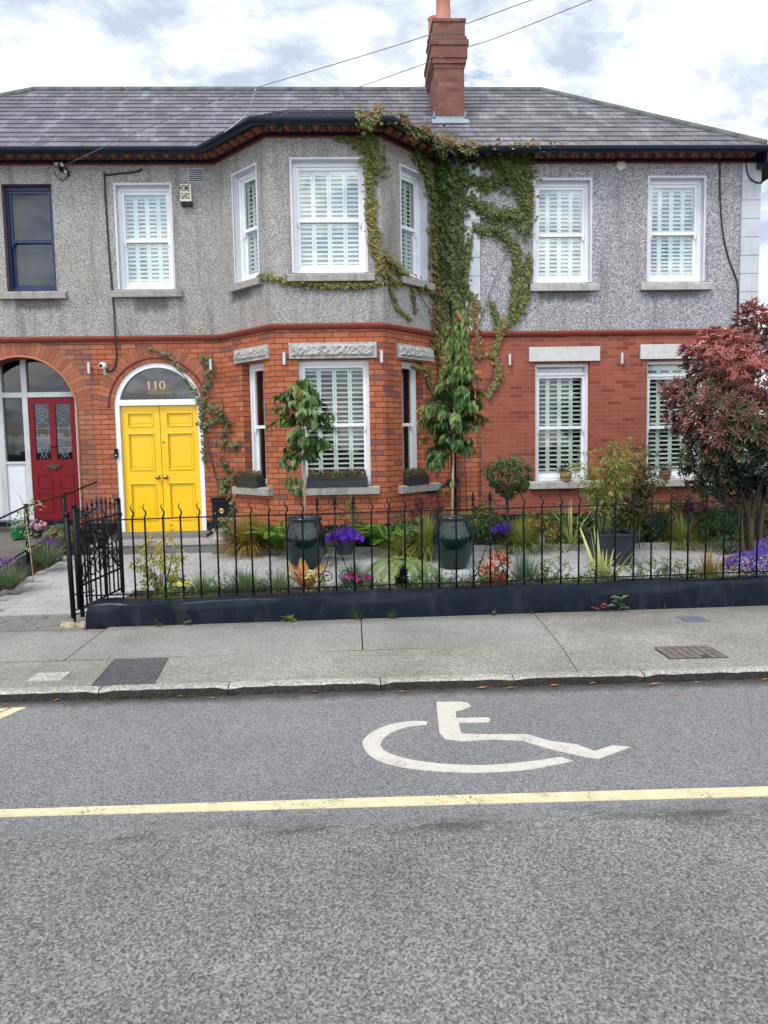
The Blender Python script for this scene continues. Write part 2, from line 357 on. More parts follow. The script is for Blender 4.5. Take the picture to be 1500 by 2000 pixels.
house_walls(hA,m_brickA,m_dashA,[(FM,-8.2,-3.85,[archA],[rect(*UW['w0'])],0)])
house_walls(hB,m_brick,m_dashA,[(FM,-3.85,-1.94,[archB],[rect(*UW['w1'])],0),(FL,0,LL,[rect(*GW['bl'])],[rect(*UW['bl'])],-1.94),
   (FC,0,LC,[rect(*GW['bc'])],[rect(*UW['bc'])],-.61),(FR,0,LR,[rect(*GW['br'])],[rect(*UW['br'])],.93),(FM,1.34,2.0,[],[],0)])
house_walls(hC,m_brickR,m_dashC,[(FM,2.0,6.27,[rect(*GW['w3']),rect(*GW['w4'])],[rect(*UW['w3']),rect(*UW['w4'])],0)])
# hull: rear, ends, party walls and floors, so that the rooms are dark
def hull(h,x0,x1,m,l,r):
    mb=MB(); mb.box(x0,x1,5.05,5.3,0,ZT); 
    if l: mb.box(x0,x0+.25,.26,5.05,0,ZT)
    if r: mb.box(x1-.25,x1,.001,5.05,-.1,ZT-.001)
    obj('rear_and_end_walls',mb,m,h)
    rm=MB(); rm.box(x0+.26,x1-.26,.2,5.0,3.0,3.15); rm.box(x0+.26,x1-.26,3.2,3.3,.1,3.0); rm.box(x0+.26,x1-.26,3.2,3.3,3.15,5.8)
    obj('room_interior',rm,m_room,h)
hull(hA,-8.2,-3.85,m_dashA,True,True); hull(hB,-3.849,1.999,m_dashA,True,True); hull(hC,2.001,6.268,m_dashC,True,True)
# string course, plinth, cornice, gutter, per house -------------------------------
PTH={'A':[(-8.2,0),(-3.85,0)],'B':[(-3.85,0)]+BZ+[(2.0,0)],'C':[(2.0,0),(6.27,0),(6.27,5.3)]}
EAV={'A':PTH['A'],'B':PTH['B'],'C':[(2.0,0),(6.188,0)]}
PLI={'A':[[(-4.12,0),(-3.85,0)]],'B':[[(-3.85,0),(-3.57,0)],[(-2.24,0)]+BZ+[(2.0,0)]],'C':[[(2.0,0),(6.27,0),(6.27,5.3)]]}
for k,h in (('A',hA),('B',hB),('C',hC)):
    p=PTH[k]
    mb=MB(); sweep(mb,p,[(.0,3.165),(.03,3.168),(.05,3.19),(.055,3.215),(.04,3.235),(.0,3.25)]); obj('string_course',mb,m_red,h,'auto')
    p=EAV[k]
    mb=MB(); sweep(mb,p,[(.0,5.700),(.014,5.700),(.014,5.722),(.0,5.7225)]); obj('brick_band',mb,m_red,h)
    mb=MB(); sweep(mb,p,[(.0,5.7228),(.05,5.728),(.05,5.756),(.0,5.760)]); obj('eaves_shadow_band',mb,m_gutter,h)  # black strip painted in as the shadow line below the dentils
    # soffit board + fascia
    mb=MB(); sweep(mb,p,[(.0,5.855),(.23,5.80),(.255,5.80),(.255,5.875),(.0,5.93)]); obj('fascia',mb,m_gutter,h)
    mb=MB()
    for i in range(len(p)-1):
        a,b=Vector(p[i]),Vector(p[i+1]); fr,ln=frame(a,b)
        if k=='C' and i==1: continue
        mb.F=fr; n=max(1,round(ln/.185)); st=ln/n
        for j in range(n):
            s=(j+.5)*st
            mb.add([(s-.062,0,5.765),(s+.062,0,5.765),(s+.062,0,5.86),(s-.062,0,5.86),(s-.03,-.135,5.80),(s+.03,-.135,5.80),(s+.05,-.15,5.865),(s-.05,-.15,5.865),(s,-.06,5.762)],
                   [(0,8,4,7,3),(8,1,5,4) if 0 else (8,1,2,6,5),(8,5,4),(4,5,6,7),(3,7,6,2)])
    obj('dentil_cornice',mb,m_terra,h,'auto')
    mb=MB(); g=[(.262+.055+.055*math.cos(rad(180+w)),5.815+.062*math.sin(rad(180+w))) for w in range(0,181,20)]
    prof=g+[(.372,5.83),(.380,5.83),(.380,5.822)]+[(.262+.055+.061*math.cos(rad(360-w)),5.812-.066*math.sin(rad(w))) for w in range(20,181,20)]
    sweep(mb,p,prof); obj('gutter',mb,m_gutter,h,'auto')
    mb=MB()
    for q in PLI[k]: sweep(mb,q,[(.0,-.2),(.028,-.2),(.028,.425),(.0,.445)])
    obj('plinth',mb,m_navy,h)
# roofs ------------------------------------------------------------
RZ0,RZ1,RY0,RY1=5.845,7.84,-.31,2.5
def roof_plane(mb,e0,e1,r0,r1,n,lift=.013):
    e0,e1,r0,r1=map(Vector,(e0,e1,r0,r1)); nrm=(e1-e0).cross(r0-e0)
    if nrm.length<1e-6: nrm=(e1-e0).cross(r1-e0)
    nrm.normalize()
    if nrm.z<0: nrm=-nrm
    d=(e1-e0).normalized(); Ls=((r0-e0)-d*(r0-e0).dot(d)).length
    for i in range(n):
        t0,t1=i/n,(i+1)/n
        a,b=e0.lerp(r0,t0)+nrm*lift,e1.lerp(r1,t0)+nrm*lift; c,q=e1.lerp(r1,t1)+nrm*.002,e0.lerp(r0,t1)+nrm*.002
        U=lambda p:(p-e0).dot(d)+e0.dot(d); v0,v1=t0*n*ROW+.002,t1*n*ROW-.002
        mb.quad(a,b,c,q,[(U(a),v0),(U(b),v0),(U(c),v1),(U(q),v1)])
        a2,b2=a-nrm*(lift+.001),b-nrm*(lift+.001)
        mb.quad(a2,b2,b,a,[(U(a),v0),(U(b),v0),(U(b),v0+.003),(U(a),v0+.003)])
NR=14
def cap(pts,r=.062): 
    mb=MB()
    for i in range(len(pts)-1):
        a,b=Vector(pts[i]),Vector(pts[i+1]); k=max(1,round((b-a).length/.42))
        for j in range(k):
            mb.tube([a.lerp(b,j/k),a.lerp(b,(j+.992)/k)],[r,r*.97],10)
    return mb
mb=MB(); roof_plane(mb,(-8.5,RY0,RZ0),(-3.85,RY0,RZ0),(-5.42,RY1,RZ1),(-3.85,RY1,RZ1),NR)
roof_plane(mb,(-8.5,5.31,RZ0),(-8.5,RY0,RZ0),(-5.42,RY1,RZ1),(-5.42,RY1,RZ1),NR); roof_plane(mb,(-3.85,5.31,RZ0),(-8.5,5.31,RZ0),(-3.85,RY1,RZ1),(-5.42,RY1,RZ1),NR)
obj('slate_roof',mb,m_slateA,hA); obj('ridge_tiles',cap([(-8.4,RY0+.1,RZ0+.04),(-5.42,RY1,RZ1),(-3.86,RY1,RZ1)]),m_ridge,hA,True)
mb=MB(); roof_plane(mb,(-3.85,RY0,RZ0),(2.0,RY0,RZ0),(-3.85,RY1,RZ1),(2.0,RY1,RZ1),NR); roof_plane(mb,(2.0,5.31,RZ0),(-3.85,5.31,RZ0),(2.0,RY1,RZ1),(-3.85,RY1,RZ1),NR)
# low roof over the bay: three pitches dying into the main slope
e=[(-2.10,RY0-.01,RZ0+.004),(-1.21,-1.31,RZ0),(.61,-1.31,RZ0),(1.50,RY0-.01,RZ0+.004)]; T0,T1=(-.95,1.35,RZ0+1.66*.71+.01),(.30,1.35,RZ0+1.66*.71+.01)
roof_plane(mb,e[0],e[1],T0,T0,9); roof_plane(mb,e[1],e[2],T0,T1,9); roof_plane(mb,e[2],e[3],T1,T1,9)
obj('slate_roof',mb,m_slateA,hB); obj('ridge_tiles',cap([(-3.84,RY1,RZ1),(1.99,RY1,RZ1)]),m_ridge,hB,True)
mb=MB(); roof_plane(mb,(2.0,RY0,RZ0),(6.25,RY0,RZ0),(2.0,RY1,RZ1),(3.52,RY1,RZ1),NR); roof_plane(mb,(6.25,RY0,RZ0),(6.64,5.31,RZ0),(3.52,RY1,RZ1),(3.52,RY1,RZ1),NR); roof_plane(mb,(6.64,5.31,RZ0),(2.0,5.31,RZ0),(3.52,RY1,RZ1),(2.0,RY1,RZ1),NR)
eb=MB(); eb.box(6.19,6.60,-.335,5.3,5.60,5.835); obj('eaves_box',eb,m_gutter,hC)
obj('slate_roof',mb,m_slateC,hC); obj('ridge_tiles',cap([(2.01,RY1,RZ1),(3.52,RY1,RZ1),(6.2,RY0+.05,RZ0+.04)]),m_ridge,hC,True)
# chimney (part of the middle house) ------------------------------------------------
mb=MB()
def ubox(mb,x0,x1,y0,y1,z0,z1):
    mb.add([(x,y,z) for z in (z0,z1) for y in (y0,y1) for x in (x0,x1)],[(0,1,5,4),(3,2,6,7),(2,0,4,6),(1,3,7,5),(4,5,7,6),(0,2,3,1)],
      [[(x0,z0),(x1,z0),(x1,z1),(x0,z1)]]*2+[[(y0,z0),(y1,z0),(y1,z1),(y0,z1)]]*2+[[(x0,y0),(x1,y0),(x1,y1),(x0,y1)]]*2)
ubox(mb,1.42,1.89,.8,1.75,6.3,7.44)
for i,(o,z0,z1) in enumerate([(.012,7.44,7.50),(.03,7.50,7.58),(.048,7.58,7.76),(.066,7.76,7.84),(.04,7.84,7.90),(.015,7.90,8.12),(.03,8.12,8.17)]): ubox(mb,1.42-o,1.89+o,.8-o,1.75+o,z0,z1-.001)
ch=obj('chimney',mb,m_chim,hB)
mb=MB()
mb.lathe([(.14,8.165),(.145,8.20),(.12,8.23),(.11,8.60),(.135,8.63),(.135,8.70),(.10,8.71)],(1.60,1.05,0),20); obj('chimney_pot',mb,m_pot,ch,True)
mb=MB(); mb.lathe([(.14,8.165),(.145,8.20),(.12,8.23),(.11,8.50),(.13,8.53),(.10,8.54)],(1.52,1.5,0),20); obj('chimney_pot',mb,m_pot,ch,True)
mb=MB(); mb.box(1.405,1.905,.785,.80,6.52,6.70); mb.box(1.40,1.42,.785,1.6,6.55,6.78); mb.box(1.89,1.912,.785,1.6,6.55,6.78); mb.add([(1.36,.62,6.535),(1.95,.62,6.535),(1.95,.79,6.665),(1.36,.79,6.665)],[(0,1,2,3)]); obj('lead_flashing',mb,m_lead,ch)
# quoins -------------------------------------------------------------
def quoins(h,s0,s1,z0,z1,n,offs=0):
    mb=MB(); st=(z1-z0)/n
    for i in range(n): mb.box(s0,s1,-.028,.0,z0+i*st+.007,z0+(i+1)*st-.007)
    mb.box(s0+.004,s1-.004,-.018,.0,z0,z1); return obj('quoin_strip',mb,m_quoin,h)
quoins(hC,5.98,6.272,3.25,5.70,9); quoins(hB,1.75,1.985,3.25,5.70,9)
# windows ------------------------------------------------------------
def sash(mb,x0,x1,y0,y1,z0,z1,w,bot=None,top=None):
    bot=bot or w; top=top or w
    mb.box(x0,x0+w,y0,y1,z0,z1); mb.box(x1-w,x1,y0,y1,z0,z1); mb.box(x0+w,x1-w,y0+.001,y1-.001,z1-top,z1); mb.box(x0+w,x1-w,y0+.001,y1-.001,z0,z0+bot)
def shutters(fr,x0,x1,y,z0,z1,n,tilt,pitch=.056,mid=None):
    mb=MB(fr); st=.028; pw=(x1-x0)/n
    tr_=random.Random(int((x0+z0*7)*100)); t0_=tilt
    for i in range(n):
        tilt=t0_+tr_.uniform(-.13,.13)
        a,b=x0+i*pw+.002,x0+(i+1)*pw-.002
        mb.box(a,a+st,y,y+.026,z0,z1); mb.box(b-st,b,y,y+.026,z0,z1); mb.box(a+st,b-st,y+.001,y+.025,z1-.07,z1); mb.box(a+st,b-st,y+.001,y+.025,z0,z0+.09)
        zs=[(z0+.09,z1-.07)] if mid is None else [(z0+.09,mid-.03),(mid+.03,z1-.07)]
        if mid is not None: mb.box(a+st,b-st,y+.001,y+.025,mid-.03,mid+.03)
        for (p,q) in zs:
            k=int((q-p)/pitch); hw=pitch*.5; c,s=math.cos(tilt)*hw,math.sin(tilt)*hw
            for j in range(k):
                z=p+(j+.5)*(q-p)/k; yy=y+.013
                mb.add([(a+st,yy-c,z-s+.003),(b-st,yy-c,z-s+.003),(b-st,yy+c,z+s+.003),(a+st,yy+c,z+s+.003),(a+st,yy-c,z-s-.003),(b-st,yy-c,z-s-.003),(b-st,yy+c,z+s-.003),(a+st,yy+c,z+s-.003)],
                       [(0,1,2,3),(7,6,5,4),(0,4,5,1),(2,6,7,3)])
    return mb
def window(h,fr,k,rec,sill,label=None,surround=None,lintel=None,shut=4,tilt=.6,ground=False,mfr=None,glass=None,sillmat=None,transom=None,midrail=True,botz=None):
    mfr=mfr or m_white; s0,s1,z0,z1=k; glass=glass or (m_glass if ground else m_glassU)
    mb=MB(fr); y0,y1=rec,rec+.09; fw=.045
    sash(mb,s0,s1,y0,y1,z0,z1,fw,.055,.06 if not transom else .05)
    if transom: mb.box(s0+fw,s1-fw,y0+.002,y1,transom-.02,transom+.02)
    w=obj('window',mb,mfr,h)
    if label: w['label']=label
    zt=(transom-.02) if transom else z1-.06; a,b=s0+fw,s1-fw; zm=(z0+zt)/2+.01; zb=z0+.055
    u=MB(fr); sash(u,a+.001,b-.001,y0+.022,y0+.055,zm-.022,zt-.001,.04,.045,.04)
    for x in (a+.002,b-.042): u.add([(x,y0+.023,zm-.022),(x+.04,y0+.023,zm-.022),(x+.03,y0+.023,zm-.085),(x+.01,y0+.023,zm-.085),(x,y0+.054,zm-.022),(x+.04,y0+.054,zm-.022),(x+.03,y0+.054,zm-.085),(x+.01,y0+.054,zm-.085)],[(0,1,2,3),(4,7,6,5),(0,3,7,4),(1,5,6,2),(3,2,6,7)])
    obj('upper_sash',u,mfr,w)
    l=MB(fr); sash(l,a+.001,b-.001,y0+.057,y0+.086,zb+.001,zm+.022,.042,.06,.04); obj('lower_sash',l,mfr,w)
    g=MB(fr); g.quad((a+.035,y0+.04,zm),(b-.035,y0+.04,zm),(b-.035,y0+.04,zt-.03),(a+.035,y0+.04,zt-.03)); g.quad((a+.035,y0+.07,zb+.05),(b-.035,y0+.07,zb+.05),(b-.035,y0+.07,zm),(a+.035,y0+.07,zm))
    if transom: g.quad((a,y0+.04,transom),(b,y0+.04,transom),(b,y0+.04,z1-.04),(a,y0+.04,z1-.04))
    obj('window_glass',g,glass,w)
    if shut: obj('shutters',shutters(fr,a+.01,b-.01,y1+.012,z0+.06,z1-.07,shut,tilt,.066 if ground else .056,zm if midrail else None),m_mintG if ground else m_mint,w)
    if not ground:
        m=MB(fr); m.quad((s0,0,z0),(s0,.15,z0),(s0,.15,z1),(s0,0,z1)); m.quad((s1,0,z0),(s1,.15,z0),(s1,.15,z1),(s1,0,z1)); m.quad((s0,0,z1),(s1,0,z1),(s1,.15,z1),(s0,.15,z1)); m.quad((s0,0,z0),(s1,0,z0),(s1,.15,z0),(s0,.15,z0)); obj('window_reveal',m,m_surr if surround else plain('brown_reveal',(.20,.13,.11),.8,.2,9),w)
    if surround:
        m=MB(fr); q=surround; m.box(s0-q,s0,-.006,.01,z0,z1+q); m.box(s1,s1+q,-.006,.01,z0,z1+q); m.box(s0,s1,-.0055,.01,z1,z1+q); obj('window_surround',m,m_white if 0 else m_surr,w)
    if sill:
        a,b,c,d=sill; m=MB(fr)
        m.prism([(-.085,c),(-.085,d-.012),(-.075,d),(.0,d+.008),(rec+.02,d+.012),(rec+.02,c)],a,b,to=lambda p,q,o:(o,p,q)); obj('window_sill',m,sillmat or m_stone,w,'auto')
    if lintel:
        a,b,c,d=lintel[:4]; m=MB(fr)
        if lintel[4]:
            rnd=random.Random(int(a*100)+7); nx,nz=int((b-a)/.03),int((d-c)/.025); V=[];Fc=[]
            for j in range(nz+1):
                for i in range(nx+1):
                    ed=min(i,nx-i,j,nz-j); o=-.035-(0 if ed<2 else .012+rnd.random()*.028) if ed>0 else -.035
                    V.append((a+(b-a)*i/nx,o,c+(d-c)*j/nz))
            Fc=[(j*(nx+1)+i,j*(nx+1)+i+1,(j+1)*(nx+1)+i+1,(j+1)*(nx+1)+i) for j in range(nz) for i in range(nx)]
            m.add(V,Fc); m.add([(x,y,z) for z in (c,d) for y in (-.035,.0) for x in (a,b)],[(0,2,3,1),(4,5,7,6),(0,4,6,2),(1,3,7,5)]); obj('stone_lintel',m,m_lintel,w)
        else: m.box(a,b,-.04,0,c,d); obj('stone_lintel',m,m_lintC,w)
    return w
# upper floor
w0=window(hA,FM,UW['w0'],.10,(-5.15,-4.16,3.79,3.885),'blue sash window without shutters',mfr=m_blue,shut=0,glass=m_glassD)
mb=MB(FM); mb.box(-5.0,-4.34,.42,.44,3.95,5.4); obj('roller_blind',mb,plain('dark_blind',(.10,.125,.16),.8,.2,4),w0)
window(hB,FM,UW['w1'],.10,(-3.50,-2.47,3.80,3.895),surround=.03,tilt=.80)
window(hB,FL,UW['bl'],.10,(.40,1.16,3.80,3.895),surround=.03,shut=3,tilt=.80)
window(hB,FC,UW['bc'],.10,(.24,1.43,3.80,3.895),surround=.03,tilt=.80)
window(hB,FR,UW['br'],.10,(.36,1.14,3.83,3.925),surround=.03,shut=3,tilt=.80)
window(hC,FM,UW['w3'],.10,(2.74,3.79,3.83,3.935),surround=.035,tilt=.80,sillmat=m_stonew)
window(hC,FM,UW['w4'],.10,(4.43,5.53,3.83,3.935),surround=.035,tilt=.80,sillmat=m_stonew)
# ground floor
wl=window(hB,FL,GW['bl'],.13,(.31,1.25,.875,.98),'narrow bay window with grey curtain',lintel=(.41,1.26,2.78,2.975,1),shut=0,ground=True)
window(hB,FC,GW['bc'],.11,(.24,1.45,.88,.985),lintel=(.23,1.44,2.765,2.98,1),tilt=.42,ground=True)
wr=window(hB,FR,GW['br'],.13,(.28,1.24,.86,.965),'narrow bay window with grey curtain',lintel=(.29,1.17,2.79,2.99,1),shut=0,ground=True)
for w,fr,(s0,s1,z0,z1) in ((wl,FL,GW['bl']),(wr,FR,GW['br'])):
    mb=MB(fr); k=14; x0,x1=(s0+.06,s0+.25) if fr is FL else (s0+.24,s1-.06)
    V=[(x0+(x1-x0)*i/k,.32+.02*math.sin(i*1.9),z) for z in (z0+.05,z1-.05) for i in range(k+1)]
    mb.add(V,[(i,i+1,k+2+i,k+1+i) for i in range(k)]); obj('curtain',mb,m_curtain,w,True)
window(hC,FM,GW['w3'],.09,(2.73,3.90,.84,.945),lintel=(2.73,3.82,2.785,3.0,0),tilt=.42,ground=True,transom=2.60,sillmat=m_stonew)
window(hC,FM,GW['w4'],.09,(4.45,5.60,.84,.945),lintel=(4.45,5.585,2.80,3.02,0),tilt=.42,ground=True,transom=2.56,sillmat=m_stonew)
# arch rings ----------------------------------------------------------
def ring(mb,cx,cz,r0,r1,o,a0=0,a1=180,n=40,uvs=None):
    V=[];Fs=[];uv=[]
    for i in range(n+1):
        a=rad(a0+(a1-a0)*i/n)
        for r in (r0,r1): V.append((cx+r*math.cos(a),-o,cz+r*math.sin(a)))
        for r in (r0,r1): V.append((cx+r*math.cos(a),0,cz+r*math.sin(a)))
    for i in range(n):
        b=i*4; u0=rad(abs(a1-a0))*i/n*(r0+r1)/2; u1=rad(abs(a1-a0))*(i+1)/n*(r0+r1)/2
        Fs+=[(b,b+4,b+5,b+1),(b+1,b+5,b+7,b+3),(b,b+2,b+6,b+4)]; uv+=[[(u0,0.003),(u1,.003),(u1,min(.217,r1-r0)),(u0,min(.217,r1-r0))]]+[[(u0,.1),(u1,.1),(u1,.11),(u0,.11)]]*2
    mb.add(V,Fs,uv)
mb=MB(); ring(mb,-4.92,2.15,.83,1.06,.004); ring(mb,-2.905,2.19,.655,.715,.004); ring(mb,-2.905,2.19,.745,.95,.0045)
# split by house
mA=MB(); ring(mA,-4.92,2.15,.83,1.05,.004); obj('arch_brickwork',mA,m_ringbrick,hA)
mB=MB(); ring(mB,-2.905,2.19,.655,.715,.004); ring(mB,-2.905,2.19,.747,.90,.0045,8,180); obj('arch_brickwork',mB,m_ringbrick,hB)
def mould(h,cx,cz,r,zb):
    mb=MB(); pts=[(cx+r,-.006,zb)]+[(a,-.006,b) for a,b in arc(cx,cz,r,0,180,36)]+[(cx-r,-.006,zb)]; mb.tube(pts,.016,8); return obj('arch_moulding',mb,m_red if h is hB else plain('orange_moulding',(.42,.17,.09),.7,.2,15),h,True)
mould(hB,-2.905,2.19,.732,2.19); mould(hA,-4.92,2.15,.812,.45)
# yellow double door ---------------------------------------------------------
mb=MB()
def archframe(mb,cx,cz,ro,ri,zb,y0,y1,n=36):
    O=[(cx+ro,zb)]+arc(cx,cz,ro,0,180,n)+[(cx-ro,zb)]; I=[(cx+ri,zb)]+arc(cx,cz,ri,0,180,n)+[(cx-ri,zb)]
    V=[(a,y,b) for y in (y0,y1) for a,b in O+I]; k=len(O)
    Fs=[]
    for i in range(k-1):
        Fs+=[(i,i+1,k+i+1,k+i),(2*k+i,3*k+i,3*k+i+1,2*k+i+1),(k+i,k+i+1,3*k+i+1,3*k+i),(i,2*k+i,2*k+i+1,i+1)]
    mb.add(V,Fs)
archframe(mb,-2.905,2.19,.655,.585,.26,.02,.13); mb.box(-3.489,-2.321,.022,.128,2.215,2.30)
df=obj('door_frame',mb,m_white,hB,'auto')
mb=MB(); p=[(-3.485,2.25)]+[(a,b) for a,b in arc(-2.905,2.19,.60,8,172,30)][::-1]+[(-2.325,2.25)]
tri=tessellate_polygon([[Vector((a,b,0)) for a,b in p]]); mb.add([(a,.075,b) for a,b in p],[tuple(t) for t in tri]); obj('fanlight_glass',mb,glassmat('fanlight_glass',2.4,(.45,.45,.47)),df)
def panelled(name,x0,x1,y,z0,z1,panels,m,parent,th=.045):
    """door leaf with real recessed panels and raised bolection mouldings"""
    mb=MB(); wall(mb,FM@Matrix.Translation((0,y,0)),rect(x0,x1,z0,z1),[rect(*q) for q in panels],0,.022); mb.F=None
    for (a,b,c,d) in panels:
        q=.035; mb.F=None
        mb.quad((a,y+.022,c),(b,y+.022,c),(b,y+.022,d),(a,y+.022,d)); 
        mb.add([(a+q,y+.022,c+q),(b-q,y+.022,c+q),(b-q,y+.022,d-q),(a+q,y+.022,d-q),(a+q+.012,y+.017,c+q+.012),(b-q-.012,y+.017,c+q+.012),(b-q-.012,y+.017,d-q-.012),(a+q+.012,y+.017,d-q-.012)],[(0,1,5,4),(1,2,6,5),(2,3,7,6),(3,0,4,7),(4,5,6,7)])
        for (u0,u1,w0,w1) in ((a-.012,b+.012,c-.012,c+.012),(a-.012,b+.012,d-.012,d+.012),(a-.012,a+.012,c+.012,d-.012),(b-.012,b+.012,c+.012,d-.012)): 
            mb.add([(u0,y,w0),(u1,y,w0),(u1,y,w1),(u0,y,w1),(u0+.006,y-.012,w0+.006),(u1-.006,y-.012,w0+.006),(u1-.006,y-.012,w1-.006),(u0+.006,y-.012,w1-.006)],[(0,1,5,4),(1,2,6,5),(2,3,7,6),(3,0,4,7),(4,5,6,7)])
    mb.quad((x0,y,z0),(x0,y+th,z0),(x0,y+th,z1),(x0,y,z1)); mb.quad((x1,y,z0),(x1,y+th,z0),(x1,y+th,z1),(x1,y,z1)); mb.quad((x0,y+th,z0),(x1,y+th,z0),(x1,y+th,z1),(x0,y+th,z1))
    return obj(name,mb,m,parent)
for x0,x1,kx in ((-3.487,-2.910,-2.965),(-2.902,-2.323,-2.845)):
    q=.10; d=panelled('door_leaf',x0,x1,.085,.285,2.212,[(x0+q,x1-q,1.90,2.10),(x0+q,x1-q,1.24,1.79),(x0+q,x1-q,.47,1.03)],m_yellow,hB)
    k=MB(); k.lathe([(.0,.0),(.030,.0),(.030,.006),(.012,.012),(.012,.035),(.028,.045),(.036,.06),(.030,.075),(.0,.082)],(kx,.085,1.125),20,'y'); obj('door_knob',k,m_brass,d,True)
    if kx>-2.9:
        k=MB(); k.lathe([(.0,.0),(.016,.0),(.016,.008),(.0,.009)],(-2.868,.083,1.66),16,'y'); obj('lock',k,m_brass,d,True)
mb=MB(); mb.box(-3.6,-2.2,.0,.2,.24,.283); obj('door_threshold',mb,m_stone,hB)
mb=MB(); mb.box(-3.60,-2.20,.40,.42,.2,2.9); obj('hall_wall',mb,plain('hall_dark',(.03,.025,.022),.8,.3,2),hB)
# gold figures on the fanlight
mb=MB(); y0,y1=.066,.072
def one(x,z,s): 
    mb.prism([(x-.012*s,z),(x+.012*s,z),(x+.012*s,z+.13*s),(x+.004*s,z+.135*s),(x-.03*s,z+.115*s),(x-.03*s,z+.108*s),(x-.012*s,z+.112*s)],y0,y1); mb.box(x-.026*s,x+.026*s,y0,y1,z-.008*s,z)
one(-3.045,2.465,.85); one(-2.945,2.465,.85)
O=[(-2.845+.046*math.cos(a),2.515+.062*math.sin(a)) for a in [2*math.pi*i/24 for i in range(24)]]; I=[(-2.845+.024*math.cos(a),2.515+.052*math.sin(a)) for a in [2*math.pi*i/24 for i in range(24)]]
mb.add([(a,y0,b) for a,b in O+I],[(i,(i+1)%24,24+(i+1)%24,24+i) for i in range(24)])
obj('house_number',mb,m_gold,df)
mb=MB(); mb.box(-3.06,-2.74,y0,y1,2.435,2.439)
rnd=random.Random(4); x=-3.08
while x<-2.72: w=rnd.uniform(.007,.016); mb.box(x,x+w,y0,y1,2.388,2.388+rnd.uniform(.022,.034)); x+=w+.007
obj('gold_line_ornament',mb,plain('dull_gold',(.26,.20,.10),.6,.2,30),df)
# red door and porch screen --------------------------------------------------
mb=MB(); Y=.26
mb.box(-5.72,-5.58,Y,Y+.09,.42,2.6); mb.box(-5.41,-5.32,Y,Y+.09,.42,2.85); mb.box(-5.02,-4.942,Y,Y+.09,.42,2.95); mb.box(-4.232,-4.12,Y,Y+.09,.42,2.40); mb.box(-5.72,-4.12,Y+.002,Y+.088,2.375,2.45); mb.box(-5.32,-5.02,Y+.003,Y+.087,1.36,1.40)
sf=obj('porch_screen',mb,m_cream,hA); mb=MB(); mb.box(-5.32,-5.02,Y+.03,Y+.06,.42,1.36); mb.box(-5.58,-5.41,Y+.03,Y+.06,.42,2.37); mb.box(-5.29,-5.05,Y+.02,Y+.031,.5,1.30); obj('white_panel',mb,m_wpanel,sf)
mb=MB(); p=[(-5.7,2.41)]+arc(-4.92,2.15,.78,20,160,24)[::-1]+[(-4.14,2.41)]; tri=tessellate_polygon([[Vector((a,b,0)) for a,b in p]]); mb.add([(a,Y+.05,b) for a,b in p],[tuple(t) for t in tri]); mb.quad((-5.32,Y+.05,1.38),(-5.02,Y+.05,1.38),(-5.02,Y+.05,2.38),(-5.32,Y+.05,2.38)); obj('screen_glass',mb,m_glassD,sf)
PAN=[(-4.865,-4.635,1.42,2.27),(-4.545,-4.315,1.42,2.27)]
mb=MB(); wall(mb,FM@Matrix.Translation((0,Y+.02,0)),rect(-4.94,-4.235,.50,2.372),[rect(*q) for q in PAN],0,.03); mb.F=None
for (a,b,c,d) in ((-4.87,-4.64,.98,1.20),(-4.54,-4.31,.98,1.20),(-4.87,-4.64,.60,.92),(-4.54,-4.31,.60,.92)):
    for (u0,u1,w0,w1) in ((a,b,c,c+.018),(a,b,d-.018,d),(a,a+.018,c+.018,d-.018),(b-.018,b,c+.018,d-.018)): mb.box(u0,u1,Y+.008,Y+.021,w0,w1)
rd=obj('red_door',mb,m_redp,hA)
mb=MB()
for q in PAN: mb.quad((q[0],Y+.045,q[2]),(q[1],Y+.045,q[2]),(q[1],Y+.045,q[3]),(q[0],Y+.045,q[3]))
obj('door_glass',mb,glassmat('leaded_glass_pane',2.2,(.25,.32,.36)),rd)
mb=MB()
for q in PAN:
    cxm=(q[0]+q[1])/2; yl=Y+.042
    for z in (1.60,1.75,1.90): mb.tube([(q[0],yl,z),(q[1],yl,z)],.003,5)
    for x in (q[0]+.03,q[1]-.03): mb.tube([(x,yl,q[2]+.12),(x,yl,q[3]-.3)],.003,5)
    mb.tube([(a,yl,b) for a,b in arc(cxm,2.13,.085,0,360,20)],.003,5); mb.tube([(a,yl,b) for a,b in arc(cxm,2.13,.035,0,360,12)],.003,5)
    for sg in (-1,1):
        mb.tube([(cxm+sg*.02*i**.8,yl,2.04-.04*i+.006*i*i) for i in range(6)],.003,5); mb.tube([(cxm,yl,1.44),(cxm+sg*.03,yl,1.52),(cxm+sg*.09,yl,1.58)],.003,5); mb.tube([(cxm+sg*.06,yl,1.43),(cxm+sg*.03,yl,1.50),(cxm+sg*.06,yl,1.60)],.003,5)
obj('lead_cames',mb,m_lead,rd)
mb=MB(); p=[(-4.70,1.345),(-4.50,1.345),(-4.49,1.32),(-4.54,1.30),(-4.57,1.275),(-4.63,1.275),(-4.66,1.30),(-4.71,1.32)]; mb.prism(p,Y-.01,Y+.019); obj('letterbox',mb,plain('dark_bronze',(.05,.04,.035),.4,.2,9),rd)
mb=MB(); mb.tube([(-4.635,Y+.01,1.62),(-4.635,Y-.03,1.62),(-4.59,Y-.03,1.60),(-4.545,Y-.03,1.62),(-4.545,Y+.01,1.62)],.009,6); obj('door_pull',mb,m_iron,rd)
mb=MB(); mb.box(-5.72,-4.12,-.02,.36,.36,.50); obj('door_step',mb,m_navy,hA)
mb=MB(); mb.box(-5.9,-4.0,.8,.82,.3,3); obj('hall_wall',mb,plain('hall_dark_left',(.02,.02,.03),.8,.3,2),hA)
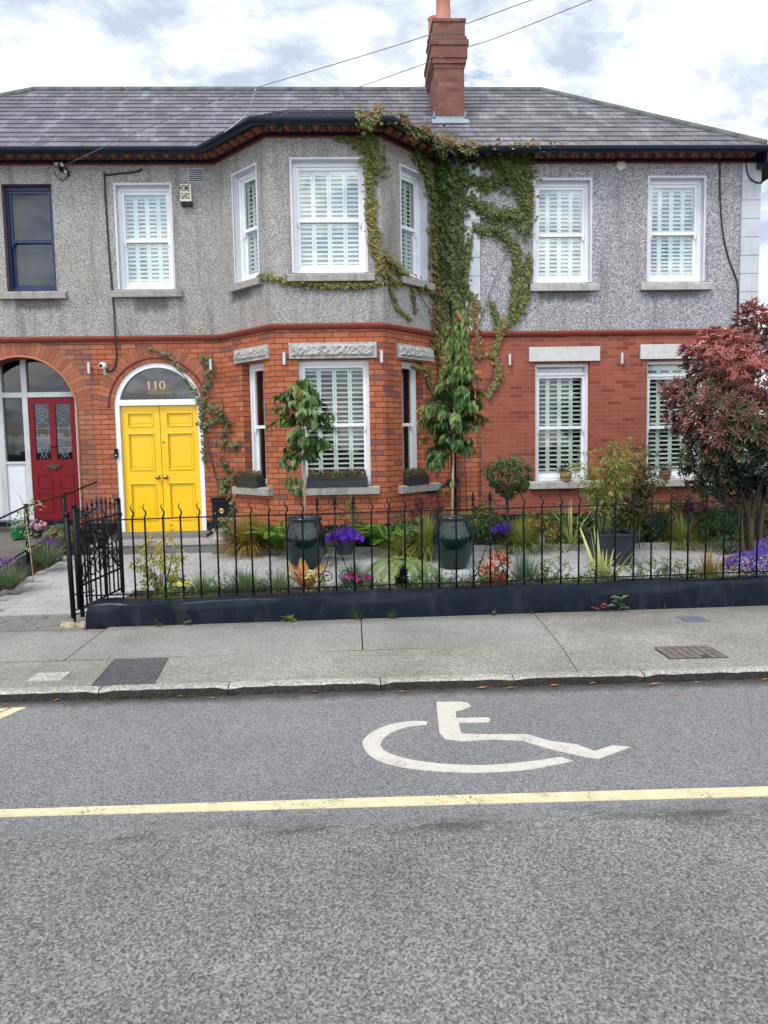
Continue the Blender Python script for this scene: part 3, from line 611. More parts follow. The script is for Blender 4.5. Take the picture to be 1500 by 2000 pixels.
# ---------------------------------------------------------------- ground, road, pavement
KY=-6.770; RZ=-.062
def speck(name,base,lo,hi,scale,rough=.85,dist=.006,st=.7,patch=.25,worn=False):
    m,t,b=mat(name,rough,.3); p=coords(t)
    v=N(t,'ShaderNodeTexVoronoi'); v.inputs['Scale'].default_value=scale; L(t,p,v.inputs['Vector'])
    sx=N(t,'ShaderNodeSeparateColor'); L(t,v.outputs['Color'],sx.inputs[0]); n=noise(t,p,scale*2.2,3,.7)
    f=M(t,'ADD',M(t,'MULTIPLY',sx.outputs[0],.6),M(t,'MULTIPLY',n.outputs[0],.4)); c=ramp(t,f,[(.12,lo),(.5,base),(.88,hi)]).outputs[0]
    bn=noise(t,p,.9,6,.6); c=mixc(t,1.,c,ramp(t,bn.outputs[0],[(.3,(1-patch,)*3),(.7,(1+patch*.4,)*3)]).outputs[0],'MULTIPLY')
    if worn:   # water stains, gum spots and a darker green-brown band along the wall foot
        w1=noise(t,coords(t,(.7,1.6,1)),1.,7,.68); c=mixc(t,ramp(t,w1.outputs[0],[(.50,(0,0,0)),(.70,(.45,.45,.45))]).outputs[0],c,tuple(x*.5 for x in base))
        gv=N(t,'ShaderNodeTexVoronoi'); gv.inputs['Scale'].default_value=3.2; L(t,p,gv.inputs['Vector']); c=mixc(t,ramp(t,gv.outputs['Distance'],[(.035,(.6,.6,.6)),(.06,(0,0,0))]).outputs[0],c,(.11,.11,.105))
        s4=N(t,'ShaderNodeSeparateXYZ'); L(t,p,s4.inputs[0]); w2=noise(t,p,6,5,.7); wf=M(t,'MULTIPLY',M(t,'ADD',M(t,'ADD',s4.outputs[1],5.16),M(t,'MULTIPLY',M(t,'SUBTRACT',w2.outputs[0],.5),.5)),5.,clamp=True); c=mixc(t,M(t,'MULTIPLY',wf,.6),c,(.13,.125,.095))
    L(t,c,b.inputs['Base Color']); bump(t,b,M(t,'SUBTRACT',n.outputs[0],v.outputs['Distance']),dist,st); return m,t,b,c,p,v,n
def roadmat():
    m,t,b,c1,p,v,n=speck('asphalt',(.262,.262,.262),(.10,.10,.101),(.43,.43,.43),150,.85,.004,.5,.12)
    # coarse chipped carriageway nearer the viewer; ragged seam parallel to the kerb
    v2=N(t,'ShaderNodeTexVoronoi'); v2.inputs['Scale'].default_value=120; L(t,p,v2.inputs['Vector']); s2=N(t,'ShaderNodeSeparateColor'); L(t,v2.outputs['Color'],s2.inputs[0])
    n2=noise(t,p,75,5,.75); f2=M(t,'ADD',M(t,'MULTIPLY',s2.outputs[1],.5),M(t,'MULTIPLY',n2.outputs[0],.55)); c2=ramp(t,f2,[(.20,(.09,.088,.083)),(.36,(.20,.197,.188)),(.54,(.285,.280,.268)),(.85,(.50,.49,.465))]).outputs[0]
    pit=noise(t,p,95,2,.6); c2=mixc(t,ramp(t,pit.outputs[0],[(.35,(.7,.7,.7)),(.44,(0,0,0))]).outputs[0],c2,(.045,.044,.043)); bn=noise(t,p,1.4,6,.65); c2=mixc(t,1.,c2,ramp(t,bn.outputs[0],[(.3,(.78,.78,.78)),(.65,(1.05,1.05,1.04))]).outputs[0],'MULTIPLY')
    sp=N(t,'ShaderNodeSeparateXYZ'); L(t,p,sp.inputs[0]); e=noise(t,p,7,6,.7)
    yy=M(t,'ADD',sp.outputs[1],M(t,'MULTIPLY',M(t,'SUBTRACT',e.outputs[0],.5),.22))
    r=ramp(t,M(t,'MULTIPLY',M(t,'ADD',yy,9.6),1.),[(.0,(1,1,1))]); 
    fac=M(t,'MULTIPLY',M(t,'SUBTRACT',-8.53,yy),18.,clamp=True)
    c=mixc(t,fac,c1,c2)
    # dark loose patches along the seam
    seam=M(t,'SUBTRACT',1.,M(t,'MULTIPLY',M(t,'ABSOLUTE',M(t,'ADD',yy,8.60)),8.,clamp=True)); dk=ramp(t,noise(t,coords(t,(1.3,4,1)),1.7,6,.7).outputs[0],[(.46,(0,0,0)),(.62,(.7,.7,.7))])
    c=mixc(t,M(t,'MULTIPLY',seam,dk.outputs[0]),c,(.05,.048,.045))
    # bitumen overband strip just in front of the yellow line, right side
    ov=M(t,'SUBTRACT',1.,M(t,'MULTIPLY',M(t,'ABSOLUTE',M(t,'ADD',yy,8.36)),22.,clamp=True)); xx=M(t,'MULTIPLY',M(t,'SUBTRACT',sp.outputs[0],.9),2.,clamp=True)
    c=mixc(t,M(t,'MULTIPLY',M(t,'MULTIPLY',ov,xx),.6),c,(.17,.185,.21))
    # grime in the channel by the kerb
    kg=M(t,'MULTIPLY',M(t,'ADD',yy,6.95),8.,clamp=True); c=mixc(t,M(t,'MULTIPLY',kg,.85),c,(.055,.050,.045))
    L(t,c,b.inputs['Base Color']); h=N(t,'ShaderNodeMix',data_type='FLOAT'); L(t,fac,h.inputs[0]); L(t,M(t,'SUBTRACT',n.outputs[0],v.outputs['Distance']),h.inputs[2]); L(t,M(t,'MULTIPLY',M(t,'ADD',f2,n2.outputs[0]),1.6),h.inputs[3]); bump(t,b,h.outputs[0],.007,.9); return m
m_road=roadmat()
def slabmat(name,base,k=1.,worn=False): return speck(name,base,tuple(x*.55 for x in base),tuple(min(1,x*1.6) for x in base),95*k,.85,.004,.5,.3,worn)[0]
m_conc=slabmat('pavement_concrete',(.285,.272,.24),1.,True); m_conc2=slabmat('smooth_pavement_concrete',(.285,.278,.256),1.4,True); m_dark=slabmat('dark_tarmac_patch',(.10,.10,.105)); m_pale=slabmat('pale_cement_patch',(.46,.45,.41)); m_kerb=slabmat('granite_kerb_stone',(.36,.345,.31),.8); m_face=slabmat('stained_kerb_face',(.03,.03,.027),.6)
m_sett=slabmat('grey_sett',(.20,.195,.18)); m_pav=slabmat('pale_granite_paver',(.40,.40,.395),1.6); m_step=slabmat('grey_step_stone',(.17,.17,.165),1.3); m_stept=slabmat('light_step_tread',(.33,.33,.32),1.3); m_edge=slabmat('edging_stone',(.26,.26,.24),1.3)
m_soil=speck('garden_soil',(.035,.018,.012),(.012,.007,.005),(.09,.045,.03),45,.95,.02,1.,.3)[0]; m_ramp=slabmat('ramp_concrete',(.13,.125,.11))
mb=MB(); mb.quad((-300,-300,-.35),(300,-300,-.35),(300,400,-.35),(-300,400,-.35)); struct('ground',mb,m_soil)
mb=MB(); mb.box(-60,60,-40,KY+.05,-.30,RZ); struct('road',mb,m_road)
# pavement: separately cast slabs with fine dark joints
J=-6.02
mb=MB()
def slab(pts,z=0,m=0,dep=.28):
    mb.cur=m; n=len(pts); V=[(x,y,z) for x,y in pts]+[(x,y,z-dep) for x,y in pts]; mb.add(V,[tuple(range(n))]+[(i,(i+1)%n,n+(i+1)%n,n+i) for i in range(n)]); mb.cur=0
g=.005
slab([(-2.2,J+g),(.05-g,J+.03),(.05-g,-4.5),(-2.2,-4.9)],m=1)
slab([(-14,-6.15),(-2.21,J+g),(-2.21,-5.05),(-14,-5.1)],m=1)
slab([(.05+g,J+.03),(1.592,J+.10),(1.662,-4.5),(.05+g,-4.5)],m=1)
slab([(-14,KY+.092),(-1.79,KY+.092),(-1.83,J-.02),(-14,-6.17)]); slab([(-1.365,KY+.092),(1.522,KY+.092),(1.592,J+.09),(-1.42,J-.005)])
slab([(1.53,KY+.092),(3.75,KY+.092),(4.3,-4.5),(1.67,-4.5),(1.60,J+.1)]); slab([(3.76,KY+.092),(16,KY+.092),(16,-4.5),(4.31,-4.5)],m=1)
slab([(-1.785,KY+.092),(-1.37,KY+.092),(-1.425,J-.01),(-1.825,J-.02)],-.001,2)
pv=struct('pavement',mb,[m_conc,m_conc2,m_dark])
mb=MB(); mb.box(-16,16,KY+.10,-4.5,-.3,-.012); struct('pavement_bedding',mb,m_soil)
# kerb stones with worn top edge
mb=MB(); rnd=random.Random(3); x=-7.3
while x<8:
    ln=rnd.uniform(.85,1.05); a,b=x+.004,x+ln-.004; k=10
    for i in range(k):
        u0,u1=a+(b-a)*i/k,a+(b-a)*(i+1)/k
        def pr(u): 
            w=.006*math.sin(u*31)+.005*math.sin(u*77); cr=.02 if min(u-a,b-u)<.02 else 0
            return [(KY+.088,-.008),(KY+.084,0.003-cr*.3),(KY+.022+w,.002-cr*.4),(KY+.006+w,-.004-cr*.6),(KY+w,-.010-cr*.6),(KY-.012+w*.6,RZ-.05)]
        A,B=pr(u0),pr(u1); V=[(u0,p,q) for p,q in A]+[(u1,p,q) for p,q in B]
        for j in range(5):
            mb.cur=1 if j in(0,4) else 0; mb.add([V[j],V[j+1],V[7+j],V[6+j]],[(0,1,2,3)])
    mb.cur=0; x+=ln
struct('kerb',mb,[m_kerb,m_face])
# cobbled threshold strip left of the wall
mb=MB()
for r in range(4):
    y=-5.04+r*.155; x=-6+.11*(r%2)
    while x<-2.45: mb.box(x,x+.205,y,y+.147,-.05,.003+rnd.uniform(-.002,.002)); x+=.212
struct('sett_strip',mb,m_sett); mb=MB(); mb.box(-6,-2.3,-5.05,-4.4,-.1,-.004); struct('sett_bedding',mb,m_soil)
G=lambda y:.03*(y+4.9)
# garden base, path and terrace paving
mb=MB(); mb.quad((-9,-4.5,G(-4.5)-.03),(12,-4.5,G(-4.5)-.03),(12,.3,G(.3)-.03),(-9,.3,G(.3)-.03)); mb.quad((-9,-5.0,-.06),(12,-5.0,-.06),(12,-4.5,G(-4.5)-.03),(-9,-4.5,G(-4.5)-.03)); struct('garden_soil',mb,m_soil)
def pave(mb,inside,x0,x1,y0,y1,w,d,ang=0):
    r=0;y=y0
    while y<y1:
        x=x0-(r%2)*w*.5
        while x<x1:
            q=rnd.uniform(-.002,.002); P=[(x+.003,y+.003),(x+w-.003,y+.003),(x+w-.003,y+d-.003),(x+.003,y+d-.003)]
            if inside(x+w/2,y+d/2): mb.add([(a,b,G(b)+q) for a,b in P]+[(a,b,G(b)-.05) for a,b in P],[(0,1,2,3),(0,1,5,4),(1,2,6,5),(2,3,7,6),(3,0,4,7)])
            x+=w
        y+=d; r+=1
mb=MB()
pave(mb,lambda x,y:(-3.56-.11*(y+4.4)<x<-2.45 and y<-3.4) or (y>=-3.4 and -3.56-.11*(y+4.4)<x<7 and y<-1.12 and (x<-1.9 or y<-1.42-.05*x)),-4.2,7.2,-4.42,-1.0,.30,.15)
struct('path',mb,m_pav); mb=MB(); mb.quad((-3.9,-4.42,G(-4.42)-.02),(-2.4,-4.42,G(-4.42)-.02),(-2.4,-1,G(-1)-.02),(-3.95,-1,G(-1)-.02)); mb.quad((-2.4,-3.4,G(-3.4)-.02),(7,-3.4,G(-3.4)-.02),(7,-1.5,G(-1.5)-.02),(-2.4,-1.2,G(-1.2)-.02)); struct('path_bedding',mb,plain('joint_sand',(.16,.155,.14),.9,.2,20))
# edging to the rear bed
mb=MB(); E=[(-1.68,-1.22),(.06,-1.50),(2.39,-1.62),(4.87,-1.74),(7,-1.85)]
sweep(mb,[(a,b) for a,b in E],[(.03,.0),(.03,.19),(-.05,.19),(-.05,.0)]); tag(obj('bed_edging',mb,m_edge),'low grey stone edging in front of the rear flower bed','edging')
# steps to the yellow door
st=thing('door_steps','two grey stone steps below the yellow double door','steps',(-2.7,-.6,.1))
mb=MB(); mb.box(-3.62,-1.72,-1.10,.0,0,.225); obj('step',mb,m_step,st); mb=MB(); mb.box(-3.64,-1.70,-1.12,-.001,.226,.246); obj('step_tread',mb,m_stept,st); mb=MB(); mb.box(-3.60,-2.17,-.48,-.001,.2465,.30); obj('step',mb,m_step,st)
# neighbour's ramp with side wall
nr=thing('concrete_ramp','grey concrete ramp leading up to the red front door','ramp',(-5,-2,.1))
mb=MB(); V=[(-4.25,-.02),(-4.25,-.9),(-4.2,-1.6),(-4.05,-3.9)]
zt={-.02:.37,-.9:.37,-1.6:.30,-3.9:.06}
A=[(x,y,zt[y]) for x,y in V]+[(-7.5,y,zt[y]) for x,y in V[::-1]]; mb.add(A+[(a,b,-.05) for a,b,c in A],[tuple(range(8))]+[(i,(i+1)%8,8+(i+1)%8,8+i) for i in range(8)]); obj('ramp_slab',mb,m_ramp,nr)
mb=MB(); mb.box(-5.9,-4.02,-.30,-.021,.36,.43); obj('threshold_step',mb,plain('dark_red_step',(.07,.035,.03),.7,.3,6),nr)
# pavement covers and patches
cv=thing('chamber_cover','rusty patterned inspection cover set in the pavement near the kerb','chamber cover',(2.48,-6.32,0))
mb=MB(); mb.prism([(2.26,-6.18),(2.70,-6.18),(2.70,-6.46),(2.26,-6.46)],-.01,.003,to=lambda a,b,o:(a,b,o)); obj('cover_frame',mb,plain('dark_iron_frame',(.05,.045,.04),.6,.3,20),cv)
mb=MB()
for i in range(7):
    for j in range(5):
        if (i,j)!=(4,0): mb.box(2.275+i*.06,2.275+i*.06+.05,-6.45+j*.065,-6.45+j*.065+.055,.0031,.007)
obj('cover_plate',mb,plain('rusty_iron',(.17,.145,.13),.75,.45,25,.3,.004),cv)
mb=MB(); mb.prism([(2.86,-5.16),(3.07,-5.16),(3.07,-5.38),(2.86,-5.38)],-.01,.004,to=lambda a,b,o:(a,b,o)); tag(obj('chamber_cover',mb,plain('blue_grey_cover',(.13,.14,.17),.6,.15,30)),'small blue-grey square cover in the pavement close to the garden wall','chamber cover')
mb=MB(); mb.prism([(-2.27,-6.35),(-2.04,-6.34),(-2.04,-6.54),(-2.27,-6.54)],-.01,.004,to=lambda a,b,o:(a,b,o)); o=obj('pavement_patch',mb,m_pale); tag(o,'pale square cement patch in the pavement at the far left','pavement patch')
# ---------------------------------------------------------------- road markings
def paint(name,col,wear):
    m,t,b=mat(name,.7,.3); p=coords(t); n=noise(t,p,70,5,.75); n2=noise(t,p,5,5,.6)
    f=M(t,'ADD',M(t,'MULTIPLY',n.outputs[0],.6),M(t,'MULTIPLY',n2.outputs[0],.4)); c=ramp(t,noise(t,p,20,5,.6).outputs[0],[(.3,tuple(x*.82 for x in col)),(.7,col)]).outputs[0]
    L(t,c,b.inputs['Base Color']); tr=N(t,'ShaderNodeBsdfTransparent'); mx=N(t,'ShaderNodeMixShader'); L(t,ramp(t,f,[(wear-.03,(0,0,0)),(wear+.02,(1,1,1))]).outputs[0],mx.inputs[0]); L(t,tr.outputs[0],mx.inputs[1]); L(t,b.outputs[0],mx.inputs[2]); L(t,mx.outputs[0],t.nodes['Material Output'].inputs[0])
    bump(t,b,n.outputs[0],.004,.7); return m
m_pw=paint('white_road_paint',(.62,.585,.52),.40); m_py=paint('yellow_road_paint',(.72,.63,.40),.425)
tr=lambda P:[(x*.990,-11.8+(y+11.8)*.990) for x,y in P]
flat=lambda a,b,o:(a,b,o)
def smooth(P,k=5):
    Q=[]
    for i in range(len(P)-1):
        p0,p1,p2,p3=[Vector(P[max(0,min(len(P)-1,j))]) for j in (i-1,i,i+1,i+2)]
        for q in range(k): t=q/k; Q.append(tuple(.5*((2*p1)+(p2-p0)*t+(2*p0-5*p1+4*p2-p3)*t*t+(3*p1-p0-3*p2+p3)*t**3)))
    return Q+[P[-1]]
ws=thing('wheelchair_symbol','white wheelchair symbol painted on the asphalt of the parking bay','road marking',(.7,-7.5,RZ))
wo=[(.42,-7.33),(.31,-7.32),(.18,-7.37),(.08,-7.48),(.03,-7.59),(.03,-7.69),(.07,-7.82),(.15,-7.92),(.3,-8.0),(.49,-8.05),(.65,-8.065),(.86,-8.05),(1.02,-8.0),(1.12,-7.965)]
wi=[(1.07,-7.91),(.99,-7.93),(.88,-7.955),(.66,-7.98),(.46,-7.95),(.29,-7.885),(.19,-7.81),(.135,-7.73),(.13,-7.63),(.18,-7.51),(.29,-7.41),(.41,-7.38)]
wo=smooth(wo); wi=smooth(wi)
mb=MB(); mb.prism(tr(wo+wi),RZ-.002,RZ+.004,to=flat); obj('wheel_arc',mb,m_pw,ws)
bd=[(.51,-6.99),(.66,-7.0),(.71,-7.03),(.72,-7.09),(.66,-7.15),(.61,-7.17),(.60,-7.29),(.79,-7.295),(.80,-7.33),(.78,-7.375),(.6,-7.37),(.595,-7.54),(.74,-7.565),(.96,-7.58),(1.07,-7.69),(1.2,-7.75),(1.27,-7.85),(1.39,-7.78),(1.48,-7.81),(1.26,-7.95),(1.19,-7.91),(1.07,-7.82),(1.0,-7.76),(.92,-7.67),(.76,-7.64),(.58,-7.65),(.49,-7.61),(.47,-7.52),(.49,-7.24)]
mb=MB(); mb.prism(tr(bd),RZ-.002,RZ+.004,to=flat); obj('seated_figure',mb,m_pw,ws)
mb=MB(); mb.prism(tr([(-6,-8.26),(-1.67,-8.285),(.12,-8.30),(1.96,-8.33),(8,-8.36),(8,-8.46),(1.92,-8.425),(.11,-8.39),(-1.66,-8.355),(-6,-8.33)]),RZ-.002,RZ+.004,to=flat); tag(obj('parking_bay_line',mb,m_py),'long yellow line marking the street side of the parking bay','road marking')
mb=MB(); mb.prism(tr([(-2.15,-6.85),(-2.235,-6.85),(-2.42,-7.3),(-2.32,-7.3)]),RZ-.002,RZ+.0042,to=flat); mb.prism(tr([(-2.26,-6.86),(-2.33,-6.86),(-2.50,-7.25),(-2.44,-7.25)]),RZ-.002,RZ+.0041,to=flat); tag(obj('parking_bay_line',mb,m_py),'short yellow bay-end line near the kerb at the left edge','road marking')
# ---------------------------------------------------------------- garden wall and railings
WY=lambda x:-4.98+.027*(x+2.4)
mb=MB(); xs=[-2.40,-2.385,-2.34,-2.2]+[-2.0+.35*i for i in range(27)]; V=[]
for i,x in enumerate(xs):
    hk=(.60,.84,.96,1.0)[min(i,3)]; w=.004*math.sin(x*5)+.003*math.sin(x*13); t=(.225+.004*min(4,max(0,x+2))*1.5)*hk+w
    y=WY(x); V+= [(x,y-.006,-.08),(x,y+w,t*.55),(x,y+.006+w,t-.035),(x,y+.03,t-.010),(x,y+.065,t),(x,y+.15,t+.004),(x,y+.215,t-.004),(x,y+.24,t-.03),(x,y+.245,-.08)]
k=9; mb.add(V,[(i*k+j,(i+1)*k+j,(i+1)*k+j+1,i*k+j+1) for i in range(len(xs)-1) for j in range(k-1)]+[tuple(range(k)),tuple((len(xs)-1)*k+j for j in range(k))])
tag(obj('garden_wall',mb,m_navy,smooth='auto',loc=(0,-4.9,0)),'low navy-black painted wall with rounded top along the pavement','wall')
rl=thing('iron_railing','black wrought-iron railing with wavy-tipped bars on the low garden wall','railing',(1.8,-4.78,.24))
FY=lambda x:WY(x)+.14
TOP=lambda x:.945+.012*(x+2.4)/1.2*.6; BOT=lambda x:.262+.012*(x+2.4)*.5
for zf,w in ((TOP,.009),(BOT,.008)):
    mb=MB()
    pts=[-2.44+.5*i for i in range(19)]
    for i in range(18):
        a,b=pts[i],pts[i+1]; mb.add([(x,FY(x)+dy,zf(x)+dz+.002*math.sin(x*4)) for x in (a,b) for dy,dz in ((-.011,-w*.6),(.011,-w*.6),(.011,w*.6),(-.011,w*.6))],[(0,1,5,4),(1,2,6,5),(2,3,7,6),(3,0,4,7)])
    obj('rail',mb,m_iron,rl)
bars=[-2.40,-2.24,-2.10,-1.99,-1.88,-1.72,-1.56,-1.40,-1.24,-1.08,-.93,-.77,-.61,-.47,-.33,-.17,0,.16,.32,.47,.63,.79,.95,1.11,1.27,1.43,1.59,1.76,1.94,2.11,2.28,2.46,2.64,2.81,3.0,3.17,3.34,3.52,3.68,3.85,4.02,4.19,4.36,4.53,4.7,4.87,5.04,5.21,5.38,5.55,5.72,5.89,6.06,6.23]
sp_=(-.33,-.17,0,1.11,1.27,1.43); rnd=random.Random(11)
for x in bars:
    mb=MB(); y=FY(x); zb=.20+.006*(x+2.4); lx=rnd.uniform(-.006,.006); r=.0085
    if x in sp_:
        mb.tube([(x,y,zb),(x,y,TOP(x)+.10)],r,7)
        mb.ball((x,y,TOP(x)+.05),.016,8); mb.lathe([(.006,.0),(.020,.012),(.013,.03),(.017,.045),(.0,.10)],(x,y,TOP(x)+.075),8)
    else:
        h=.115; P=[(x,y,zb),(x+lx,y,TOP(x)+.02)]+[(x+lx+.013*math.sin(i/8*2*math.pi)*(1 if x<2.4 else .8),y,TOP(x)+.02+h*i/8) for i in range(1,9)]
        mb.tube(P,[r,r]+[r*(1.05-.08*i) for i in range(1,8)]+[.002],7)
    obj('bar',mb,m_iron,rl,True)
def spiral(cx,y,cz,r0,turns,a0,sg=1,n=22): return [(cx+(r0*(1-i/n*.78))*math.cos(a0+sg*turns*2*math.pi*i/n),y,cz+(r0*(1-i/n*.78))*math.sin(a0+sg*turns*2*math.pi*i/n)) for i in range(n+1)]
for c in (-.17,1.27):
    mb=MB(); y=FY(c)-.004
    for sg in (-1,1):
        mb=MB(); mb.tube([(c+sg*.01,y,TOP(c)+.09),(c+sg*.05,y,TOP(c)+.04),(c+sg*.12,y,TOP(c)+.015),(c+sg*.16,y,TOP(c)+.03)],.004,5)
        mb.tube([(c+sg*.005,y,.70),(c+sg*.08,y,.50),(c+sg*.155,y,.30)],.005,5)
        mb.tube(spiral(c+sg*.085,y,.37,.065,1.4,0 if sg>0 else math.pi,sg),.0045,5); mb.tube(spiral(c+sg*.075,y,.80,.06,1.3,-1.2,-sg),.0045,5)
        obj('scroll',mb,m_iron,rl,True)
# garden gate standing open inwards
gt=thing('garden_gate','black wrought-iron scrollwork gate standing open beside the path','gate',(-2.50,-4.76,0))
A=Vector((-2.50,-4.76,0));B=Vector((-2.40,-3.85,0)); gd=(B-A); gp=lambda s,z,o=0:(A.x+gd.x*s+.05*o,A.y+gd.y*s,z+G(A.y+gd.y*s)*.5)
mb=MB(); mb.tube([gp(0,.05),gp(0,1.02)],.020,8); mb.ball(gp(0,1.035),.026,8); obj('hinge_stile',mb,m_iron,gt,True)
mb=MB(); mb.tube([gp(1,.08),gp(1,1.06)],.022,8); mb.tube([gp(1,1.05),gp(.93,1.05)],.018,8); obj('latch_stile',mb,m_iron,gt,True)
for z in (.13,.34,.90):
    mb=MB(); mb.tube([gp(0,z),gp(1,z)],.011,6); obj('rail',mb,m_iron,gt)
for i in range(1,9):
    s=i/9; mb=MB(); hgt=1.02+.09*math.sin(s*math.pi); mb.tube([gp(s,.13),gp(s,hgt-.06)],.009,6); mb.lathe([(.004,0),(.016,.02),(.010,.035),(.0,.09)],gp(s,hgt-.07),8); obj('bar',mb,m_iron,gt,True)
mb=MB()
def gs(cs,cz,r,turns,a0,sg,n=20): return [gp(cs+(r*(1-i/n*.75))*math.cos(a0+sg*turns*2*math.pi*i/n),cz+(r*(1-i/n*.75))*math.sin(a0+sg*turns*2*math.pi*i/n)) for i in range(n+1)]
for cs in (.2,.5,.8):
    for cz,r in ((.46,.11),(.68,.10),(.80,.06)):
        mb.tube(gs(cs-.07,cz,r,1.4,0,1),.007,5); mb.tube(gs(cs+.07,cz,r,1.4,math.pi,-1),.007,5)
mb.tube([gp(.05,.36),gp(.5,.70),gp(.95,.36)],.009,6); mb.tube([gp(.05,.86),gp(.5,.56),gp(.95,.86)],.009,6); mb.ball(gp(.5,.64),.035,8)
obj('scrollwork',mb,m_iron,gt,True)
mb=MB(); mb.tube([(-2.55,-4.82,.0),(-2.55,-4.82,.05),(-2.56,-4.82,.06)],[.01,.012,.022],8); mb.tube([(-2.56,-4.82,.06),(-2.575,-4.82,.98)],.024,8); mb.ball((-2.575,-4.82,1.0),.030,10)
gpost=obj('gate_post',mb,m_iron,smooth=True,loc=(-2.56,-4.82,0)); tag(gpost,'slim black round-topped gate post at the wall end','gate post')
mb=MB(); 
for z in (.09,.13,.27): mb.tube([(-2.55,-4.82,z),(-2.37,-4.80,z+.03)],.008,6)
obj('bracket',mb,m_iron,gpost)
mb=MB(); mb.tube([(-2.50,-4.83,.15),(-2.50,-4.83,1.06)],.021,8); mb.ball((-2.50,-4.83,1.08),.03,8); obj('inner_post',mb,m_iron,gpost,True)
# neighbour's ramp handrail
hr=thing('handrail','black tubular handrail beside the concrete ramp','handrail',(-3.95,-1.5,.1))
pA,pB,pC=(-3.90,-2.5),(-4.06,-.85),(-3.86,-.03)
for (x,y),zb,zt_ in ((pA,.02,.94),(pB,.2,.97)):
    mb=MB(); mb.tube([(x,y,zb-.1),(x,y,zt_)],.028,10); obj('post',mb,m_iron,hr,True)
for z0,z1,z2,z3 in ((.84,.91,.93,1.08),(.30,.40,.47,.70)):
    mb=MB(); mb.tube([(-3.86,-4.2,z0-.1),(pA[0],pA[1],z1),(pB[0],pB[1],z2),(pC[0],pC[1],z3)],.012,8); obj('rail',mb,m_iron,hr,True)
# pale rendered side wall beyond the right-hand house
mb=MB(); mb.box(6.6,14,-.5,-.3,0,1.5); mb.box(6.58,14,-.52,-.28,1.501,1.56); tag(obj('boundary_wall',mb,plain('pale_render',(.55,.54,.50),.8,.15,3),loc=(9,-.4,0)),'pale rendered boundary wall beyond the right-hand house','wall')
# ---------------------------------------------------------------- things fixed to the walls
def fixture(x,y,z):
    t=thing('wall_light','','wall light',(x,y,z),'steel up-and-down lights on the brick wall')
    mb=MB(); mb.lathe([(.0,-.085),(.020,-.085),(.024,-.08),(.024,.08),(.020,.085),(.0,.085)],(x,y-.055,z),16); obj('lamp_body',mb,m_silver,t,'auto')
    mb=MB(); mb.box(x-.012,x+.012,y-.04,y,z-.03,z+.03); obj('bracket',mb,m_silver,t); return t
f0=fixture(-3.885,0,2.775); f0['label']='steel wall light between the red-door arch and the yellow-door arch'
dup(f0,(-2.085,0,2.80),'steel wall light among creeper leaves right of the yellow-door arch'); dup(f0,(-.905,-1.0,2.765),'steel wall light left of the wide granite lintel on the bay'); dup(f0,(.435,-1.0,2.775),'steel wall light right of the wide granite lintel on the bay')
dup(f0,(2.425,0,2.815),'steel wall light between the creeper and the left window of the red brick house'); dup(f0,(4.155,0,2.81),'steel wall light between the two windows of the red brick house')
cc=thing('security_camera','white dome security camera on the brick above and left of the yellow door','camera',(-3.67,-.03,2.78))
mb=MB(); mb.ball((-3.67,-.075,2.80),.058,16); obj('camera_shell',mb,m_plas,cc,True); mb=MB(); mb.ball((-3.685,-.118,2.80),.027,12); obj('lens',mb,m_iron,cc,True); mb=MB(); mb.tube([(-3.66,-.05,2.75),(-3.66,-.03,2.70)],.016,8); mb.lathe([(.0,0),(.03,0),(.03,.01),(.0,.01)],(-3.66,-.0,2.70),12,'y'); obj('mount',mb,m_plas,cc,True)
c2=thing('security_camera','white bullet security camera low on the quoins above the red-leaved tree','camera',(6.05,-.03,3.36))
mb=MB(); mb.tube([(6.13,-.05,3.36),(6.03,-.14,3.33)],.045,12); obj('camera_shell',mb,m_plas,c2,True); mb=MB(); mb.tube([(6.035,-.137,3.33),(5.99,-.17,3.315)],.046,12); obj('lens',mb,m_iron,c2,True)
al=thing('alarm_box','ivory burglar alarm box with black lettering and a dark blue strobe base','alarm',(-2.36,0,5.25))
mb=MB(); mb.box(-2.435,-2.275,-.075,0,5.165,5.405); obj('alarm_cover',mb,m_ivoryb,al); mb=MB(); mb.box(-2.425,-2.268,-.07,0,5.105,5.1649); obj('strobe',mb,m_navy,al)
def text(s,name,loc,size,m,parent,sx=1,ex=.002,rx=90):
    cu=bpy.data.curves.new(name,'FONT'); cu.body=s; cu.size=size; cu.extrude=ex; cu.align_x='CENTER'; cu.align_y='CENTER'; cu.offset=size*.012
    o=bpy.data.objects.new(name,cu); COL.objects.link(o); bpy.context.view_layer.update(); me=bpy.data.meshes.new_from_object(o); bpy.data.objects.remove(o)
    me.transform(Matrix.Translation(Vector(loc)-wloc(parent))@Matrix.Rotation(rad(rx),4,'X')@Matrix.Diagonal((sx,1,1,1))); me.materials.clear(); me.materials.append(m)
    q=bpy.data.objects.new(name,me); COL.objects.link(q); q.parent=parent; return q
text('HOME','lettering',(-2.365,-.0765,5.345),.125,m_iron,al,.40); text('GARD','lettering',(-2.360,-.0765,5.235),.125,m_iron,al,.40)
vt=thing('air_vent','rectangular louvred grey air vent under the eaves','vent',(-2.2,0,5.54))
mb=MB(); mb.box(-2.325,-2.085,-.012,0,5.455,5.65); obj('vent_frame',mb,m_silver if 0 else m_quoin,vt)
for i in range(6): mb=MB(); z=5.47+i*.029; mb.add([(-2.31,-.0125,z),(-2.10,-.0125,z),(-2.10,-.03,z+.006),(-2.31,-.03,z+.006),(-2.31,-.0125,z+.017),(-2.10,-.0125,z+.017)],[(0,1,2,3),(3,2,5,4)]); obj('louvre',mb,m_iron if 0 else plain('vent_slot',(.10,.12,.15),.6,.2,20) if i==0 else bpy.data.materials['vent_slot'],vt)
